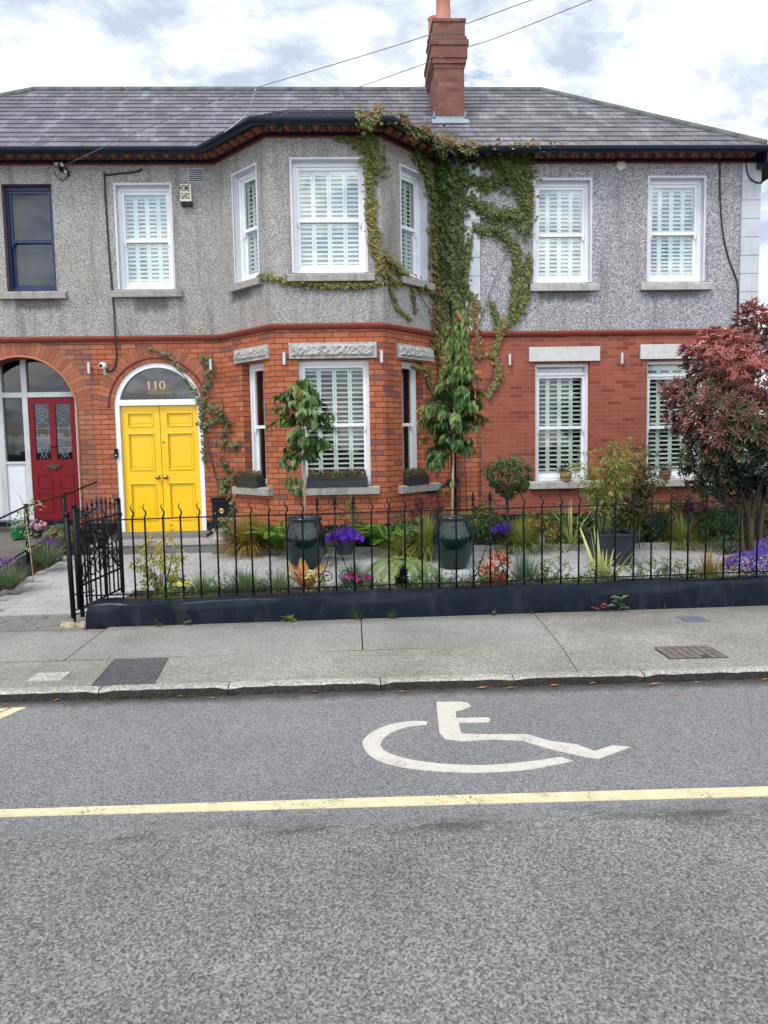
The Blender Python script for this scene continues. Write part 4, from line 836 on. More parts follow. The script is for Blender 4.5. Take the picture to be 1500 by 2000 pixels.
mb=MB(); mb.lathe([(.0,.03),(.025,.03),(.03,.022),(.045,.022),(.05,.018),(.068,.014),(.07,.0)],(4.13,0,5.675),24,'y'); tag(obj('round_vent',mb,plain('pale_green_plastic',(.58,.62,.50),.5,.1,9),smooth='auto',loc=(4.13,0,5.675)),'small round pale green vent cap high on the grey pebbledash','vent')
db=thing('doorbell','small black doorbell on the white frame left of the yellow door','doorbell',(-3.555,0,1.5)); mb=MB(); mb.box(-3.585,-3.535,-.02,.03,1.43,1.57); obj('bell_body',mb,m_iron,db); mb=MB(); mb.lathe([(.0,.004),(.01,.003),(.012,.0)],(-3.56,-.02,1.47),12,'y'); obj('button',mb,m_silver,db)
# post box
pb=thing('post_box','black wall post box with round gold emblem right of the yellow door','post box',(-1.98,-.06,.6))
mb=MB(); mb.box(-2.13,-1.83,-.13,-.0,.36,.74); mb.prism([(-.15,.74),(-.15,.775),(-.09,.80),(-.0,.80),(-.0,.74)],-2.145,-1.815,to=lambda a,b,o:(o,a,b)); mb.box(-2.09,-1.87,-.145,-.1301,.69,.72); obj('box_body',mb,m_iron,pb)
mb=MB(); mb.lathe([(.0,.004),(.022,.004),(.026,.010),(.032,.004),(.042,.004),(.044,.0)],(-1.99,-.13,.60),20,'y'); obj('emblem',mb,m_brass,pb,True); text('POST','lettering',(-1.98,-.132,.475),.075,m_gold,pb,.9,.001)
mb=MB(); mb.lathe([(.0,.008),(.008,.007),(.01,.0)],(-2.09,-.13,.57),10,'y'); obj('lock',mb,m_silver,pb,True)
# stone planter by the steps
def pathpts(t,P): return P
# downpipe
dp=thing('downpipe','black downpipe with hopper running down behind the creeper','downpipe',(1.55,-.12,.3))
mb=MB(); mb.tube([(1.60,-.30,5.80),(1.57,-.22,5.66),(1.545,-.10,5.58),(1.55,-.10,3.4),(1.545,-.10,.25)],.042,12); obj('pipe',mb,m_gutter,dp,True)
for z in (5.3,3.9,2.4,1.0): mb=MB(); mb.tube([(1.547,-.10,z-.03),(1.547,-.10,z+.03)],.052,12); mb.box(1.45,1.64,-.06,.0,z-.02,z+.02); obj('pipe_collar',mb,m_gutter,dp)
mb=MB(); mb.tube([(1.50,-.10,.98),(1.30,-.14,.86),(1.12,-.30,.84)],.022,8); obj('waste_branch',mb,m_gutter,dp,True)
# wires and cables
def wire(name,pts,r,m,label,cat='cable'):
    P=[Vector(p) for p in pts]; Q=[]
    for i in range(len(P)-1):
        p0,p1,p2,p3=P[max(i-1,0)],P[i],P[i+1],P[min(i+2,len(P)-1)]
        for k in range(6):
            t=k/6; Q.append(.5*((2*p1)+(p2-p0)*t+(2*p0-5*p1+4*p2-p3)*t*t+(3*p1-p0-3*p2+p3)*t**3))
    Q.append(P[-1]); mb=MB(); mb.tube(Q,r,6); return tag(obj(name,mb,m,smooth=True,loc=P[0]),label,cat)
wire('overhead_wire',[(-4.091,-.15,5.63),(-3.11,-.736,5.77),(-2.301,-1.214,5.86),(-1.561,-1.652,5.925),(-.434,-2.319,5.94),(.169,-2.676,5.945),(.909,-3.114,5.96),(1.907,-3.704,6.01),(9,-7.9,6.6)],.0042,m_gcable,'upper of the two overhead wires, running from the bracket over the roof to the sky','wire')
wire('overhead_wire',[(-1.92,-.4,5.79),(-.908,-1.151,5.905),(-.482,-1.466,5.925),(.112,-1.907,5.935),(.964,-2.538,5.95),(1.357,-2.83,5.97),(2.538,-3.706,6.02),(9.2,-8.65,6.55)],.0042,m_gcable,'lower of the two overhead wires, crossing in front of the chimney','wire')
wire('hanging_cable',[(-1.09,-1.90,5.935),(-1.15,-1.75,5.85),(-1.26,-1.50,5.80),(-1.55,-1.05,5.80),(-1.88,-.52,5.87),(-1.95,-.42,5.85)],.009,m_wcable,'thick white cable sagging from the overhead wire to the gutter corner')
wire('wall_cable',[(-2.98,-.02,5.64),(-3.1,-.02,5.60),(-3.48,-.015,5.56),(-3.53,-.015,5.50),(-3.52,-.015,4.5),(-3.49,-.015,3.7),(-3.47,-.06,3.2),(-3.48,-.02,2.95),(-3.53,-.02,2.76),(-3.63,-.02,2.72),(-3.66,-.02,2.72)],.013,m_cable,'black cable down the wall left of the small upper window to the dome camera')
wire('wall_cable',[(5.63,-.02,5.74),(5.65,-.015,5.2),(5.70,-.015,4.7),(5.80,-.015,4.3),(5.94,-.015,3.95),(5.96,-.015,3.6),(5.965,-.015,3.27)],.012,m_cable,'black cable curving down the grey pebbledash beside the right-hand quoins')
wire('wall_cable',[(6.02,-.032,5.72),(6.06,-.04,5.52),(6.16,-.04,5.42),(6.28,-.04,5.40)],.010,m_cable,'short looped cable on the top block of the right-hand quoins')
wb=thing('wire_bracket','metal bracket with white insulator holding the wire under the eaves','bracket',(-4.1,-.03,5.64))
mb=MB(); mb.box(-4.15,-4.13,-.12,0,5.60,5.70); mb.tube([(-4.14,-.03,5.70),(-4.05,-.10,5.64),(-4.02,-.06,5.52)],.012,6); obj('bracket_arm',mb,m_iron,wb)
mb=MB(); mb.ball((-4.09,-.13,5.66),.028,10); mb.ball((-4.05,-.12,5.57),.022,10); mb.box(-4.22,-4.10,-.10,-.03,5.68,5.71); obj('insulator',mb,m_quoin,wb,True)
wire('wall_cable',[(-4.02,-.02,5.62),(-4.1,-.02,5.50),(-4.18,-.02,5.50),(-4.26,-.02,5.62)],.006,m_cable,'thin drooping loop of wire below the wire bracket')
# ---------------------------------------------------------------- foliage tools
R=np.random.default_rng(5)
class Leaves:
    def __init__(s): s.V=[];s.Fc=[];s.r=[]
    def leaf(s,p,d,n,Ln,Wd,r,bend=.15,shape=0):
        p=np.asarray(p,float);d=np.asarray(d,float);d=d/(np.linalg.norm(d)+1e-9);n=np.asarray(n,float);n=n-d*(n@d);n=n/(np.linalg.norm(n)+1e-9);w=np.cross(d,n)
        o=len(s.V)
        if shape==0:
            s.V+= [p,p+d*Ln*.45+w*Wd*.5+n*Ln*.05,p+d*Ln-n*Ln*bend,p+d*Ln*.45-w*Wd*.5+n*Ln*.05,p+d*Ln*.5-n*Ln*.02]; s.Fc+= [(o,o+1,o+4),(o+1,o+2,o+4),(o+2,o+3,o+4),(o+3,o,o+4)]; s.r+= [r]*5
        elif shape==1: # ivy-like, three pointed
            s.V+= [p,p+d*Ln*.25+w*Wd*.55,p+d*Ln*.55+w*Wd*.28,p+d*Ln-n*Ln*bend,p+d*Ln*.55-w*Wd*.28,p+d*Ln*.25-w*Wd*.55,p+d*Ln*.4+n*Ln*.08]; s.Fc+= [(o,o+1,o+6),(o+1,o+2,o+6),(o+2,o+3,o+6),(o+3,o+4,o+6),(o+4,o+5,o+6),(o+5,o,o+6)]; s.r+= [r]*7
        elif shape==2: # petal quad
            s.V+= [p-w*Wd*.2,p+d*Ln*.7-w*Wd*.5,p+d*Ln+n*Ln*bend,p+d*Ln*.7+w*Wd*.5,p+w*Wd*.2]; s.Fc.append((o,o+1,o+2,o+3,o+4)); s.r+= [r]*5
    def blade(s,p,d,Ln,Wd,r,droop=1.,k=5,tipr=None,twist=0):
        p=np.asarray(p,float);d=np.asarray(d,float);d=d/np.linalg.norm(d);o=len(s.V);side=np.cross(d,(0,0,1.));ns=np.linalg.norm(side);side=side/ns if ns>.05 else np.array([math.cos(twist),math.sin(twist),0])
        q=p.copy();dd=d.copy()
        for i in range(k+1):
            t=i/k;w=Wd*(1-t**2.2)*.5+.0006; s.V+= [q-side*w,q+side*w]; s.r+= [r+((tipr-r)*t if tipr is not None else 0)]*2
            q=q+dd*Ln/k; dd=dd+np.array([0,0,-droop/k]); dd/=np.linalg.norm(dd)
        s.Fc+= [(o+2*i,o+2*i+1,o+2*i+3,o+2*i+2) for i in range(k)]
    def build(s,name,m,parent=None,loc=None,smooth=False):
        me=bpy.data.meshes.new(name); off=np.array(wloc(parent) if parent else (loc or (0,0,0)))
        V=np.array(s.V)-off; me.from_pydata(V.tolist(),[],s.Fc); me.materials.append(m); at=me.attributes.new('rnd','FLOAT','POINT'); at.data.foreach_set('value',np.clip(np.array(s.r,float),0,1)); me.update()
        if smooth: me.polygons.foreach_set('use_smooth',[True]*len(me.polygons))
        o=bpy.data.objects.new(name,me); COL.objects.link(o)
        if parent:o.parent=parent
        elif loc:o.location=loc
        return o
def rv(a=1.): v=R.normal(size=3); return v/np.linalg.norm(v)*a
def surfY(X):
    if X<-1.94 or X>1.34: return 0.
    if X<-1.07: return -(X+1.94)/.87
    if X<.47: return -1.
    return -1+(X-.47)/.87
def surfN(X):
    if -1.94<X<-1.07: return np.array([-.755,-.656,0])
    if .47<X<1.34: return np.array([.755,-.656,0])
    return np.array([0,-1.,0])
m_ivy=leafmat('creeper_leaf',[(0,(.035,.065,.018)),(.3,(.085,.13,.032)),(.55,(.17,.19,.055)),(.75,(.27,.23,.07)),(.9,(.30,.15,.06)),(1,(.22,.06,.04))],.5,.3)
m_climb=leafmat('climber_leaf',[(0,(.03,.06,.02)),(.4,(.09,.13,.045)),(.7,(.19,.21,.09)),(.88,(.20,.10,.05)),(1,(.14,.015,.03))],.5,.3)
m_stem=plain('woody_stem',(.10,.07,.045),.85,.3,20); m_stemg=plain('green_stem',(.10,.13,.04),.7,.2,20); m_cane=plain('pale_bark',(.42,.33,.22),.8,.3,25,.3,.002)
def wallscatter(Lv,segs,dens,size,rbase,depth=.10,shape=1,clump=0,ns=None):
    for w,pts in segs:
        for a,b in zip(pts[:-1],pts[1:]):
            a=np.array(a);b=np.array(b);ln=np.linalg.norm(b-a); n=int((ln+w*.5)*2*w*dens)
            for _ in range(n):
                t=R.uniform(-.05,1.05); u=R.normal()*.42; u=max(-1.15,min(1.15,u)); c=a+(b-a)*t; ang=R.uniform(0,6.28)
                ph=math.sin(c[0]*23+c[1]*17)*.3+math.sin(c[1]*31+5)*.25
                x=c[0]+math.cos(ang)*w*abs(u)*(1+ph*.6); z=c[1]+math.sin(ang)*w*abs(u)*(1+ph*.6)
                bulk=max(0,1-abs(u))*depth*min(1.5,w/.2)*(.55+.3*math.sin(z*6+x*9)**2+.3*math.sin(x*31+z*13)**2); o=.02+bulk*R.uniform(.3,1)
                nn=surfN(x); p=np.array([x,surfY(x),z])+nn*o
                if ns and ns(x,z): continue
                d=np.array([0,0,-1.])+nn*R.uniform(.1,.9)+rv(.45); nr=nn+np.array([0,0,.55])+rv(.4)
                edge=abs(u); r=rbase(x,z,edge)+R.normal()*.13
                s=size*R.uniform(.45,1.35); Lv.leaf(p,d,nr,s,s*1.05,r,.1,shape)
main=[(.36,[(1.56,5.86),(1.54,5.41)]),(.265,[(1.52,5.41),(1.55,4.74),(1.56,4.22),(1.60,3.61)]),(.155,[(1.61,3.61),(1.46,3.24)])]
bayv=[(.14,[(.42,5.86),(.83,5.93),(1.09,5.80),(1.33,5.83)]),(.19,[(.28,5.75),(.37,5.5),(.41,5.3)]),(.06,[(-.13,5.71),(.18,5.68)]),(.105,[(.32,5.23),(.32,4.69),(.39,4.28),(.46,3.97),(.64,3.8)]),(.125,[(.39,4.21),(.8,3.95),(1.3,3.8)]),(.06,[(-1.21,3.92),(-.84,3.83),(-.28,3.77),(.35,3.78),(.8,3.89)]),(.035,[(.56,3.75),(.67,3.49),(.87,3.37)]),(.04,[(.9,3.83),(.94,3.51)]),(.15,[(.99,5.77),(1.16,5.4),(1.32,5.11)]),(.13,[(1.27,4.94),(1.31,4.21),(1.35,3.62),(1.25,3.0)])]
rgt=[(.20,[(1.86,5.90),(2.17,5.74),(2.48,5.82),(2.72,5.81)]),(.28,[(2.36,5.67),(2.55,5.50)]),(.17,[(2.62,5.88),(2.68,5.11),(2.66,4.74)]),(.15,[(1.78,5.20),(2.17,4.98),(2.6,4.92)]),(.135,[(1.71,5.52),(2.09,5.40),(2.36,5.50)]),(.11,[(1.93,4.78),(2.32,4.73),(2.54,4.44),(2.55,3.91),(2.47,3.45),(2.28,3.3)]),(.08,[(2.72,4.36),(2.67,3.76),(2.55,3.45)]),(.07,[(2.16,3.68),(2.28,3.3),(2.2,2.92),(2.27,2.61),(2.11,2.3)]),(.08,[(1.89,3.61),(1.96,2.92)]),(.13,[(1.39,3.31),(1.43,2.7),(1.33,2.31)]),(.09,[(1.82,4.59),(1.73,3.92),(1.96,3.61)]),(.06,[(.86,2.71),(1.15,2.67),(1.18,2.46)])]
cr=thing('wall_creeper','large green and bronze creeper spreading over the bay, the pipe and the grey wall','creeper',(1.6,-.15,.25))
Lv=Leaves(); wallscatter(Lv,main,3000,.062,lambda x,z,e:.20+.12*e+.05*math.sin(z*3)+(.2 if z<3.9 else 0),.16)
wallscatter(Lv,rgt,2500,.058,lambda x,z,e:.33+.10*e+(.12 if z<4.6 else 0)+(.15 if z<3.4 else 0)+(.25 if 1.8<x<2.0 and z<3.7 else 0),.10)
wallscatter(Lv,bayv,2300,.056,lambda x,z,e:.50+.14*e+(.1 if z<4.8 else 0)+(.05 if z>5.75 else 0),.09)
for _ in range(1300):   # growth hanging over the bay gutter
    x=R.choice([R.normal(.38,.10),R.normal(.85,.28),R.normal(1.30,.16),R.normal(1.80,.07),R.normal(2.45,.22)],p=[.36,.42,.16,.06,0])
    if x<.12 or x>3: continue
    y=surfY(x) if x>.47 else -1.; nn=surfN(x) if x<1.34 else np.array([0,-1.,0]); zc=5.83+.05*math.sin(x*17)
    p=np.array([x,y,zc+R.normal()*.05])+nn*R.uniform(.33,.40); s=.054*R.uniform(.6,1.25); Lv.leaf(p,np.array([0,0,-1.])+nn*R.uniform(0,.8)+rv(.5),nn+np.array([0,0,.7])+rv(.4),s,s,.50+.25*(p[2]>5.84)+R.normal()*.12,.1,1)
# tips lifting over the gutter
for _ in range(330):
    x=R.uniform(.3,3.2); 
    if x>2.8 and R.random()<.5: continue
    y=surfY(x)-.36 if x>.3 else 0; 
    if .47<x<1.34: y=-1.36+(x-.60)/.9*1.0 if x>.6 else -1.36
    if R.random()<.5: Lv.leaf((x,y-R.uniform(-.05,.05),5.85+R.uniform(-.10,.05)),(R.normal()*.5,-.6,R.uniform(-.6,.7)),(0,-1,.6),.07,.06,R.uniform(.6,.95),.1,1)
Lv.build('leaves',m_ivy,cr)
mb=MB()
for pts in ([(1.62,-.06,.2),(1.66,-.05,1.2),(1.60,-.05,2.2),(1.68,-.04,3.2),(1.62,-.04,4.4),(1.6,-.04,5.6)],[(1.75,-.04,.2),(1.72,-.04,1.5),(1.85,-.03,2.6),(1.95,-.03,3.3),(2.2,-.03,4.0),(2.5,-.03,4.6),(2.65,-.03,5.4)],[(1.66,-.05,2.6),(1.40,-.06,3.2),(1.0,-.42,3.8),(.5,-1.0,4.0),(.36,-1.03,4.8)],[(1.7,-.03,1.9),(2.0,-.03,2.3),(2.2,-.03,2.7)],[(1.95,-.03,.2),(1.97,-.02,1.4),(1.94,-.02,2.6)]):
    mb.tube(pts,[.009*(1-.12*i) for i in range(len(pts))],6)
obj('stems',mb,m_stem,cr,True)
cl=thing('climbing_plant','sparse leafy climber on the brick between the yellow door and the bay','climber',(-1.95,-.1,.25))
Lv=Leaves(); cseg=[(.09,[(-2.21,2.98),(-2.07,2.78),(-2.2,2.44)]),(.12,[(-2.2,2.29),(-1.93,2.05),(-2.22,1.91)]),(.10,[(-2.0,2.13),(-1.80,1.89),(-1.95,1.75)]),(.08,[(-2.07,1.67),(-1.72,1.6),(-1.62,1.66)]),(.11,[(-1.95,1.36),(-1.72,1.13),(-2.02,.97)]),(.07,[(-2.50,2.62),(-2.31,2.37),(-2.24,1.91)]),(.05,[(-2.26,1.91),(-2.25,1.36)]),(.10,[(-2.02,1.13),(-1.77,.75),(-1.83,.43)]),(.05,[(-3.01,3.08),(-2.71,2.98),(-2.49,2.75)])]
wallscatter(Lv,cseg,620,.055,lambda x,z,e:.38+.2*(math.sin(z*9)>0)+(.55 if (abs(x+1.98)<.06 and abs(z-1.8)<.07) or (abs(x+1.82)<.05 and abs(z-1.45)<.06) else 0),.09,0); Lv.build('leaves',m_climb,cl)
mb=MB()
for p in ([(-1.97,.3),(-2.06,1.05),(-2.19,1.52),(-2.28,2.14),(-2.18,2.75),(-2.2,2.95)],[(-1.97,.3),(-1.85,.97),(-2.0,1.44),(-1.88,1.97),(-2.07,2.9)],[(-2.01,1.36),(-1.72,1.63)],[(-2.06,1.05),(-2.22,1.91),(-2.31,2.44),(-2.61,2.76),(-2.94,3.05)],[(-1.9,.6),(-1.7,.9),(-1.75,1.2)]): mb.tube([(a,surfY(a)-.035,b) for a,b in p],.006,5)
obj('stems',mb,m_stem,cl,True)
# ---------------------------------------------------------------- garden plants
LM={}
def lm(name,stops,**k):
    if name not in LM: LM[name]=leafmat(name,stops,**k)
    return LM[name]
m_carex=lm('bronze_sedge',[(0,(.08,.09,.015)),(.4,(.22,.20,.04)),(.75,(.38,.25,.06)),(1,(.42,.20,.05))],tr=.35)
m_carexg=lm('yellow_green_sedge',[(0,(.06,.09,.015)),(.5,(.22,.26,.06)),(1,(.46,.44,.14))],tr=.35)
m_tan=lm('straw_sedge',[(0,(.12,.08,.03)),(.5,(.34,.22,.09)),(1,(.50,.34,.17))],tr=.3)
m_fern=lm('bright_fern',[(0,(.035,.10,.012)),(.5,(.11,.24,.025)),(1,(.26,.38,.06))],tr=.4)
m_tfern=lm('pale_tree_fern',[(0,(.12,.20,.05)),(.5,(.24,.32,.10)),(1,(.42,.46,.20))],tr=.4)
m_dark=lm('dark_green_leaf',[(0,(.010,.03,.010)),(.5,(.03,.07,.02)),(1,(.08,.14,.035))],tr=.15)
m_mid=lm('mid_green_leaf',[(0,(.03,.07,.015)),(.5,(.09,.16,.03)),(1,(.22,.30,.08))],tr=.3)
m_fest=lm('blue_fescue',[(0,(.05,.10,.07)),(.5,(.12,.20,.14)),(1,(.26,.34,.24))],tr=.25)
m_lavf=lm('lavender_foliage',[(0,(.05,.085,.045)),(.5,(.14,.20,.10)),(1,(.28,.34,.20))],tr=.25)
m_lav=lm('lavender_flower',[(0,(.06,.02,.10)),(1,(.22,.09,.34))],tr=.2)
m_purp=lm('violet_petal',[(0,(.07,.008,.32)),(1,(.22,.05,.72))],tr=.3)
m_mauve=lm('mauve_petal',[(0,(.04,.015,.16)),(.5,(.10,.04,.30)),(1,(.20,.10,.46))],tr=.3)
m_mag=lm('magenta_petal',[(0,(.20,.01,.09)),(1,(.52,.04,.28))],tr=.3)
m_wht=lm('white_petal',[(0,(.68,.68,.66)),(1,(.82,.82,.80))],tr=.3)
m_pink=lm('pink_petal',[(0,(.45,.10,.22)),(1,(.80,.45,.58))],tr=.3)
m_yel=lm('yellow_petal',[(0,(.60,.48,.05)),(1,(.80,.72,.15))],tr=.3)
m_org=lm('copper_frond',[(0,(.24,.06,.015)),(.5,(.50,.16,.03)),(1,(.60,.34,.08))],tr=.35)
m_coral=lm('coral_leaf',[(0,(.25,.06,.03)),(.5,(.55,.17,.10)),(1,(.68,.34,.24))],tr=.3)
m_mar=lm('maroon_leaf',[(0,(.03,.005,.012)),(.6,(.12,.015,.03)),(1,(.26,.04,.06))],tr=.25)
m_gold=lm('golden_shrub_leaf',[(0,(.20,.22,.03)),(.45,(.46,.44,.08)),(.75,(.55,.34,.12)),(1,(.56,.22,.11))],tr=.4)
m_varg=lm('variegated_blade',[(0,(.10,.17,.05)),(.45,(.40,.44,.13)),(1,(.72,.68,.30))],tr=.25)
m_lime=lm('lime_cushion',[(0,(.07,.16,.008)),(1,(.24,.40,.03))],tr=.3)
m_tree=lm('tree_leaf',[(0,(.022,.062,.016)),(.4,(.07,.15,.035)),(.72,(.18,.27,.07)),(.9,(.26,.17,.05)),(1,(.32,.12,.05))],tr=.3,rough=.35)
m_bam=lm('bamboo_leaf',[(0,(.08,.11,.02)),(.5,(.26,.30,.07)),(1,(.48,.46,.14))],tr=.4)
m_nan=lm('nandina_leaf',[(0,(.02,.05,.015)),(.5,(.07,.12,.03)),(.8,(.14,.10,.03)),(1,(.20,.07,.03))],tr=.3)
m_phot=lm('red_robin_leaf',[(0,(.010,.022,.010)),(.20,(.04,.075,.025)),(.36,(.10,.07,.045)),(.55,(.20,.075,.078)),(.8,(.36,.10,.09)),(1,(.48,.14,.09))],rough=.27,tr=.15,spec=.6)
m_heath=lm('window_box_heath',[(0,(.04,.06,.02)),(.6,(.13,.13,.05)),(1,(.26,.14,.10))],tr=.3)
m_glaze=plain('teal_glazed_pot',(.002,.014,.013),.10,.5,5,.6); m_planter=plain('dark_slate_planter',(.018,.023,.032),.45,.2,8,.5,.002); m_mulch=plain('pot_soil',(.03,.02,.014),.95,.3,40)
def sedge(label,x,y,h,r,n,m,name='ornamental_grass',cat='grass clump',w=.006,droop=2.2,z=None,up=.9,group=None,rr=(0,1)):
    z=G(y)+.04 if z is None else z; Lv=Leaves()
    for _ in range(n):
        a=R.uniform(0,6.283); t=R.uniform(0,1)**.7; Ln=h*R.uniform(.5,1.25)*(1+.15*t); el=up*(1-.55*t)+.15
        Lv.blade((x+.12*r*math.cos(a),y+.12*r*math.sin(a),z),(math.cos(a)*t*r/h*.9,math.sin(a)*t*r/h*.9,el),Ln,w*R.uniform(.7,1.3),R.uniform(*rr)*.6,droop*R.uniform(.6,1.3)*t,6,tipr=R.uniform(.4,1))
    return tag(Lv.build(name,m,loc=(x,y,z)),label,cat,group)
def fern(label,x,y,h,r,n,m,z=None,pw=.055,up=.9,droop=1.9,name='fern',group=None,parent=None):
    z=G(y)+.03 if z is None else z; Lv=Leaves(); 
    for i in range(n):
        a=6.283*i/n+R.uniform(-.3,.3); d=np.array([math.cos(a)*r/h,math.sin(a)*r/h,up*R.uniform(.8,1.3)]); d/=np.linalg.norm(d); Ln=math.hypot(h,r)*R.uniform(.8,1.15); q=np.array([x,y,z],float);k=22;rb=R.uniform(.2,.7); pts=[]
        for j in range(k):
            t=j/k; pts.append(q.copy()); side=np.cross(d,(0,0,1.)); side/=np.linalg.norm(side)+1e-6; wd=pw*2.2*math.sin(math.pi*min(1,(t*.85+.12)))**.8
            if j>1:
                for sg in (-1,1): Lv.leaf(q,side*sg+d*.45+np.array([0,0,-.12]),np.cross(side*sg,d)*sg+np.array([0,0,.3]),wd*R.uniform(.85,1.1),Ln/k*1.05,rb+.4*t+R.normal()*.08,.12,0)
            q=q+d*Ln/k; d=d+np.array([0,0,-droop/k]); d/=np.linalg.norm(d)
        Lv.blade((x,y,z),(math.cos(a)*r/h,math.sin(a)*r/h,up),.01,.001,.2)
    o=Lv.build(name,m,parent,None if parent else (x,y,z)); return o if parent else tag(o,label,'fern',group)
def crown(Lv,c,s,n,size,asp,rf,inner=.35,shape=0,bend=.15,clump=14,drp=-.3,rough=.5,low=-1):
    """leaves in clumps through a lumpy ellipsoid"""
    c=np.array(c,float);s=np.array(s,float); nc=max(3,n//clump)
    for _ in range(nc):
        u=rv(); 
        if u[2]<low: u[2]=-u[2]
        rad_=(inner+(1-inner)*R.uniform(0,1)**.45)*(1+.14*math.sin(u[0]*7+u[2]*5)+.1*math.sin(u[1]*11)); pc=c+u*s*rad_
        for _ in range(clump):
            p=pc+rv()*size*R.uniform(0,1.3); d=u*.7+rv(.8)+np.array([0,0,drp]); nr=u*.6+np.array([0,0,.6])+rv(rough); z=size*R.uniform(.6,1.25); Lv.leaf(p,d,nr,z,z*asp,rf(p,u,rad_)+R.normal()*.08,bend,shape)
def shrub(label,x,y,zc,sx,sy,sz,n,size,m,asp=.45,name='shrub',cat='shrub',rf=None,stems=4,group=None,zb=None,**k):
    zb=G(y) if zb is None else zb; t=thing(name,label,cat,(x,y,zb),group); Lv=Leaves(); crown(Lv,(x,y,zc),(sx,sy,sz),n,size,asp,rf or (lambda p,u,q:.25+.25*u[2]+.25*q),**k); Lv.build('foliage',m,t)
    mb=MB()
    for i in range(stems):
        a=6.283*i/stems+.5; mb.tube([(x+.02*math.cos(a),y+.02*math.sin(a),zb),(x+sx*.25*math.cos(a),y+sy*.25*math.sin(a),(zb+zc)/2),(x+sx*.6*math.cos(a),y+sy*.6*math.sin(a),zc+sz*.3)],[.010,.007,.003],5)
    obj('stems',mb,m_stem,t,True); return t
def flowerhead(Lv,p,r,k,fr,out=(0,-.5,.6)):
    out=np.array(out)+rv(.45); out/=np.linalg.norm(out); a=np.cross(out,(0.3,.2,1.)); a/=np.linalg.norm(a); b=np.cross(out,a)
    for i in range(k):
        w=6.283*i/k; d=a*math.cos(w)+b*math.sin(w)+out*.25; Lv.leaf(p,d,out,r,r*.95,fr+R.normal()*.1,.15,2)
def flowers(label,x,y,z,sx,sy,sz,n,r,m,foliage=None,nf=200,k=5,name='flowering_plant',cat='flowers',fs=.04,pot=None,group=None):
    t=thing(name,label,cat,(x,y,G(y)),group); 
    if foliage:
        Lv=Leaves(); crown(Lv,(x,y,z-sz*.25),(sx*.95,sy*.9,sz*.85),nf,fs,.4,lambda p,u,q:.4+.2*u[2],clump=8); Lv.build('foliage',foliage,t)
    Lv=Leaves()
    for _ in range(n):
        u=rv(); u[2]=abs(u[2])*.9-.15; u[1]=-abs(u[1]) if R.random()<.6 else u[1]; p=np.array([x,y,z])+u*np.array([sx,sy,sz]); flowerhead(Lv,p,r*R.uniform(.7,1.2),k,R.uniform(.1,.9),(u[0],-.5,.6))
    Lv.build('blooms',m,t)
    if pot: mb=MB(); mb.lathe([(.0,0),(pot*.75,0),(pot,pot*1.5),(pot*.92,pot*1.5),(pot*.9,pot*1.4),(.0,pot*1.4)],(x,y,G(y)+.08),18); obj('pot',mb,m_planter,t,'auto')
    return t
# --- front bed, left to right
def gf(p,u,q): return .25+.9*(p[2]-.2)/.7
shrub('golden shrub with orange-tinted upper leaves behind the railing, left of the bay',-1.95,-4.1,.42,.25,.18,.32,1500,.042,m_gold,.5,rf=lambda p,u,q:.1+1.1*max(0,(p[2]-.2)),stems=7)
sedge('grey-green lavender tuft behind the railing right of the golden shrub',-1.50,-4.3,.26,.16,380,m_lavf,'lavender','lavender',.006,.7)
sedge('wide grey-green lavender clump behind the railing left of the left glazed pot',-1.10,-4.2,.30,.26,620,m_lavf,'lavender','lavender',.007,.9)
sedge('small lavender clump directly below the left glazed pot',-.72,-4.3,.28,.20,420,m_lavf,'lavender','lavender',.006,.8)
t=fern('copper orange fern in front of the left glazed pot',-.50,-3.95,.36,.22,15,m_org,pw=.035,up=1.2,droop=1.2)
shrub('cream and green variegated low plant beside the copper fern',-.36,-4.28,.24,.13,.10,.09,120,.04,m_varg,.6,stems=2)
sedge('blue-grey fescue tuft above the magenta flowers',-.02,-4.05,.34,.24,480,m_fest,'blue_fescue','grass clump',.005,1.0)
flowers('low magenta flowers just above the wall, right of the left decorative panel',.02,-4.35,.27,.14,.08,.06,26,.028,m_mag,m_dark,90,cat='flowers')
tf=thing('tree_fern','pale tree fern with a short dark fibrous trunk between the two glazed pots','tree fern',(.50,-3.75,.03))
mb=MB(); rnd=random.Random(8)
for i in range(10): mb.lathe([(.055+rnd.uniform(0,.02),.03+i*.032),(.075+rnd.uniform(0,.015),.045+i*.032),(.05,.062+i*.032)],(.50+rnd.uniform(-.005,.005),-3.75,0),10)
obj('trunk',mb,plain('fibrous_trunk',(.035,.022,.014),.95,.4,40,.2,.01),tf)
fern('',.50,-3.75,.30,.62,10,m_tfern,z=.34,pw=.06,up=.62,droop=2.0,name='fronds',parent=tf)
shrub('low blue-green herb behind the railing below the right glazed pot',.86,-4.25,.22,.19,.12,.10,600,.032,m_fest,.3,stems=3)
shrub('low green groundcover right of the tree fern trunk',1.20,-4.3,.20,.18,.10,.08,600,.028,m_mid,.5,stems=2)
shrub('coral pink heuchera behind the right decorative panel',1.44,-4.0,.30,.14,.13,.15,420,.05,m_coral,.9,cat='heuchera',name='heuchera')
sedge('blue-grey fescue tuft right of the coral heuchera',1.74,-4.1,.36,.22,480,m_fest,'blue_fescue','grass clump',.005,1.0)
shrub('feathery mid-green herb behind the railing left of the yellow-striped yucca',1.98,-4.2,.27,.20,.14,.13,900,.032,m_mid,.3)
sp=sedge('yellow and green striped yucca with stiff upright blades in the front bed',2.55,-4.1,.56,.26,20,m_varg,'variegated_yucca','yucca',.042,.35,rr=(.5,1))
sedge('arching striped blades at the foot of the yucca',2.45,-4.15,.36,.34,24,m_varg,'phormium','phormium',.016,1.6,rr=(.4,1))
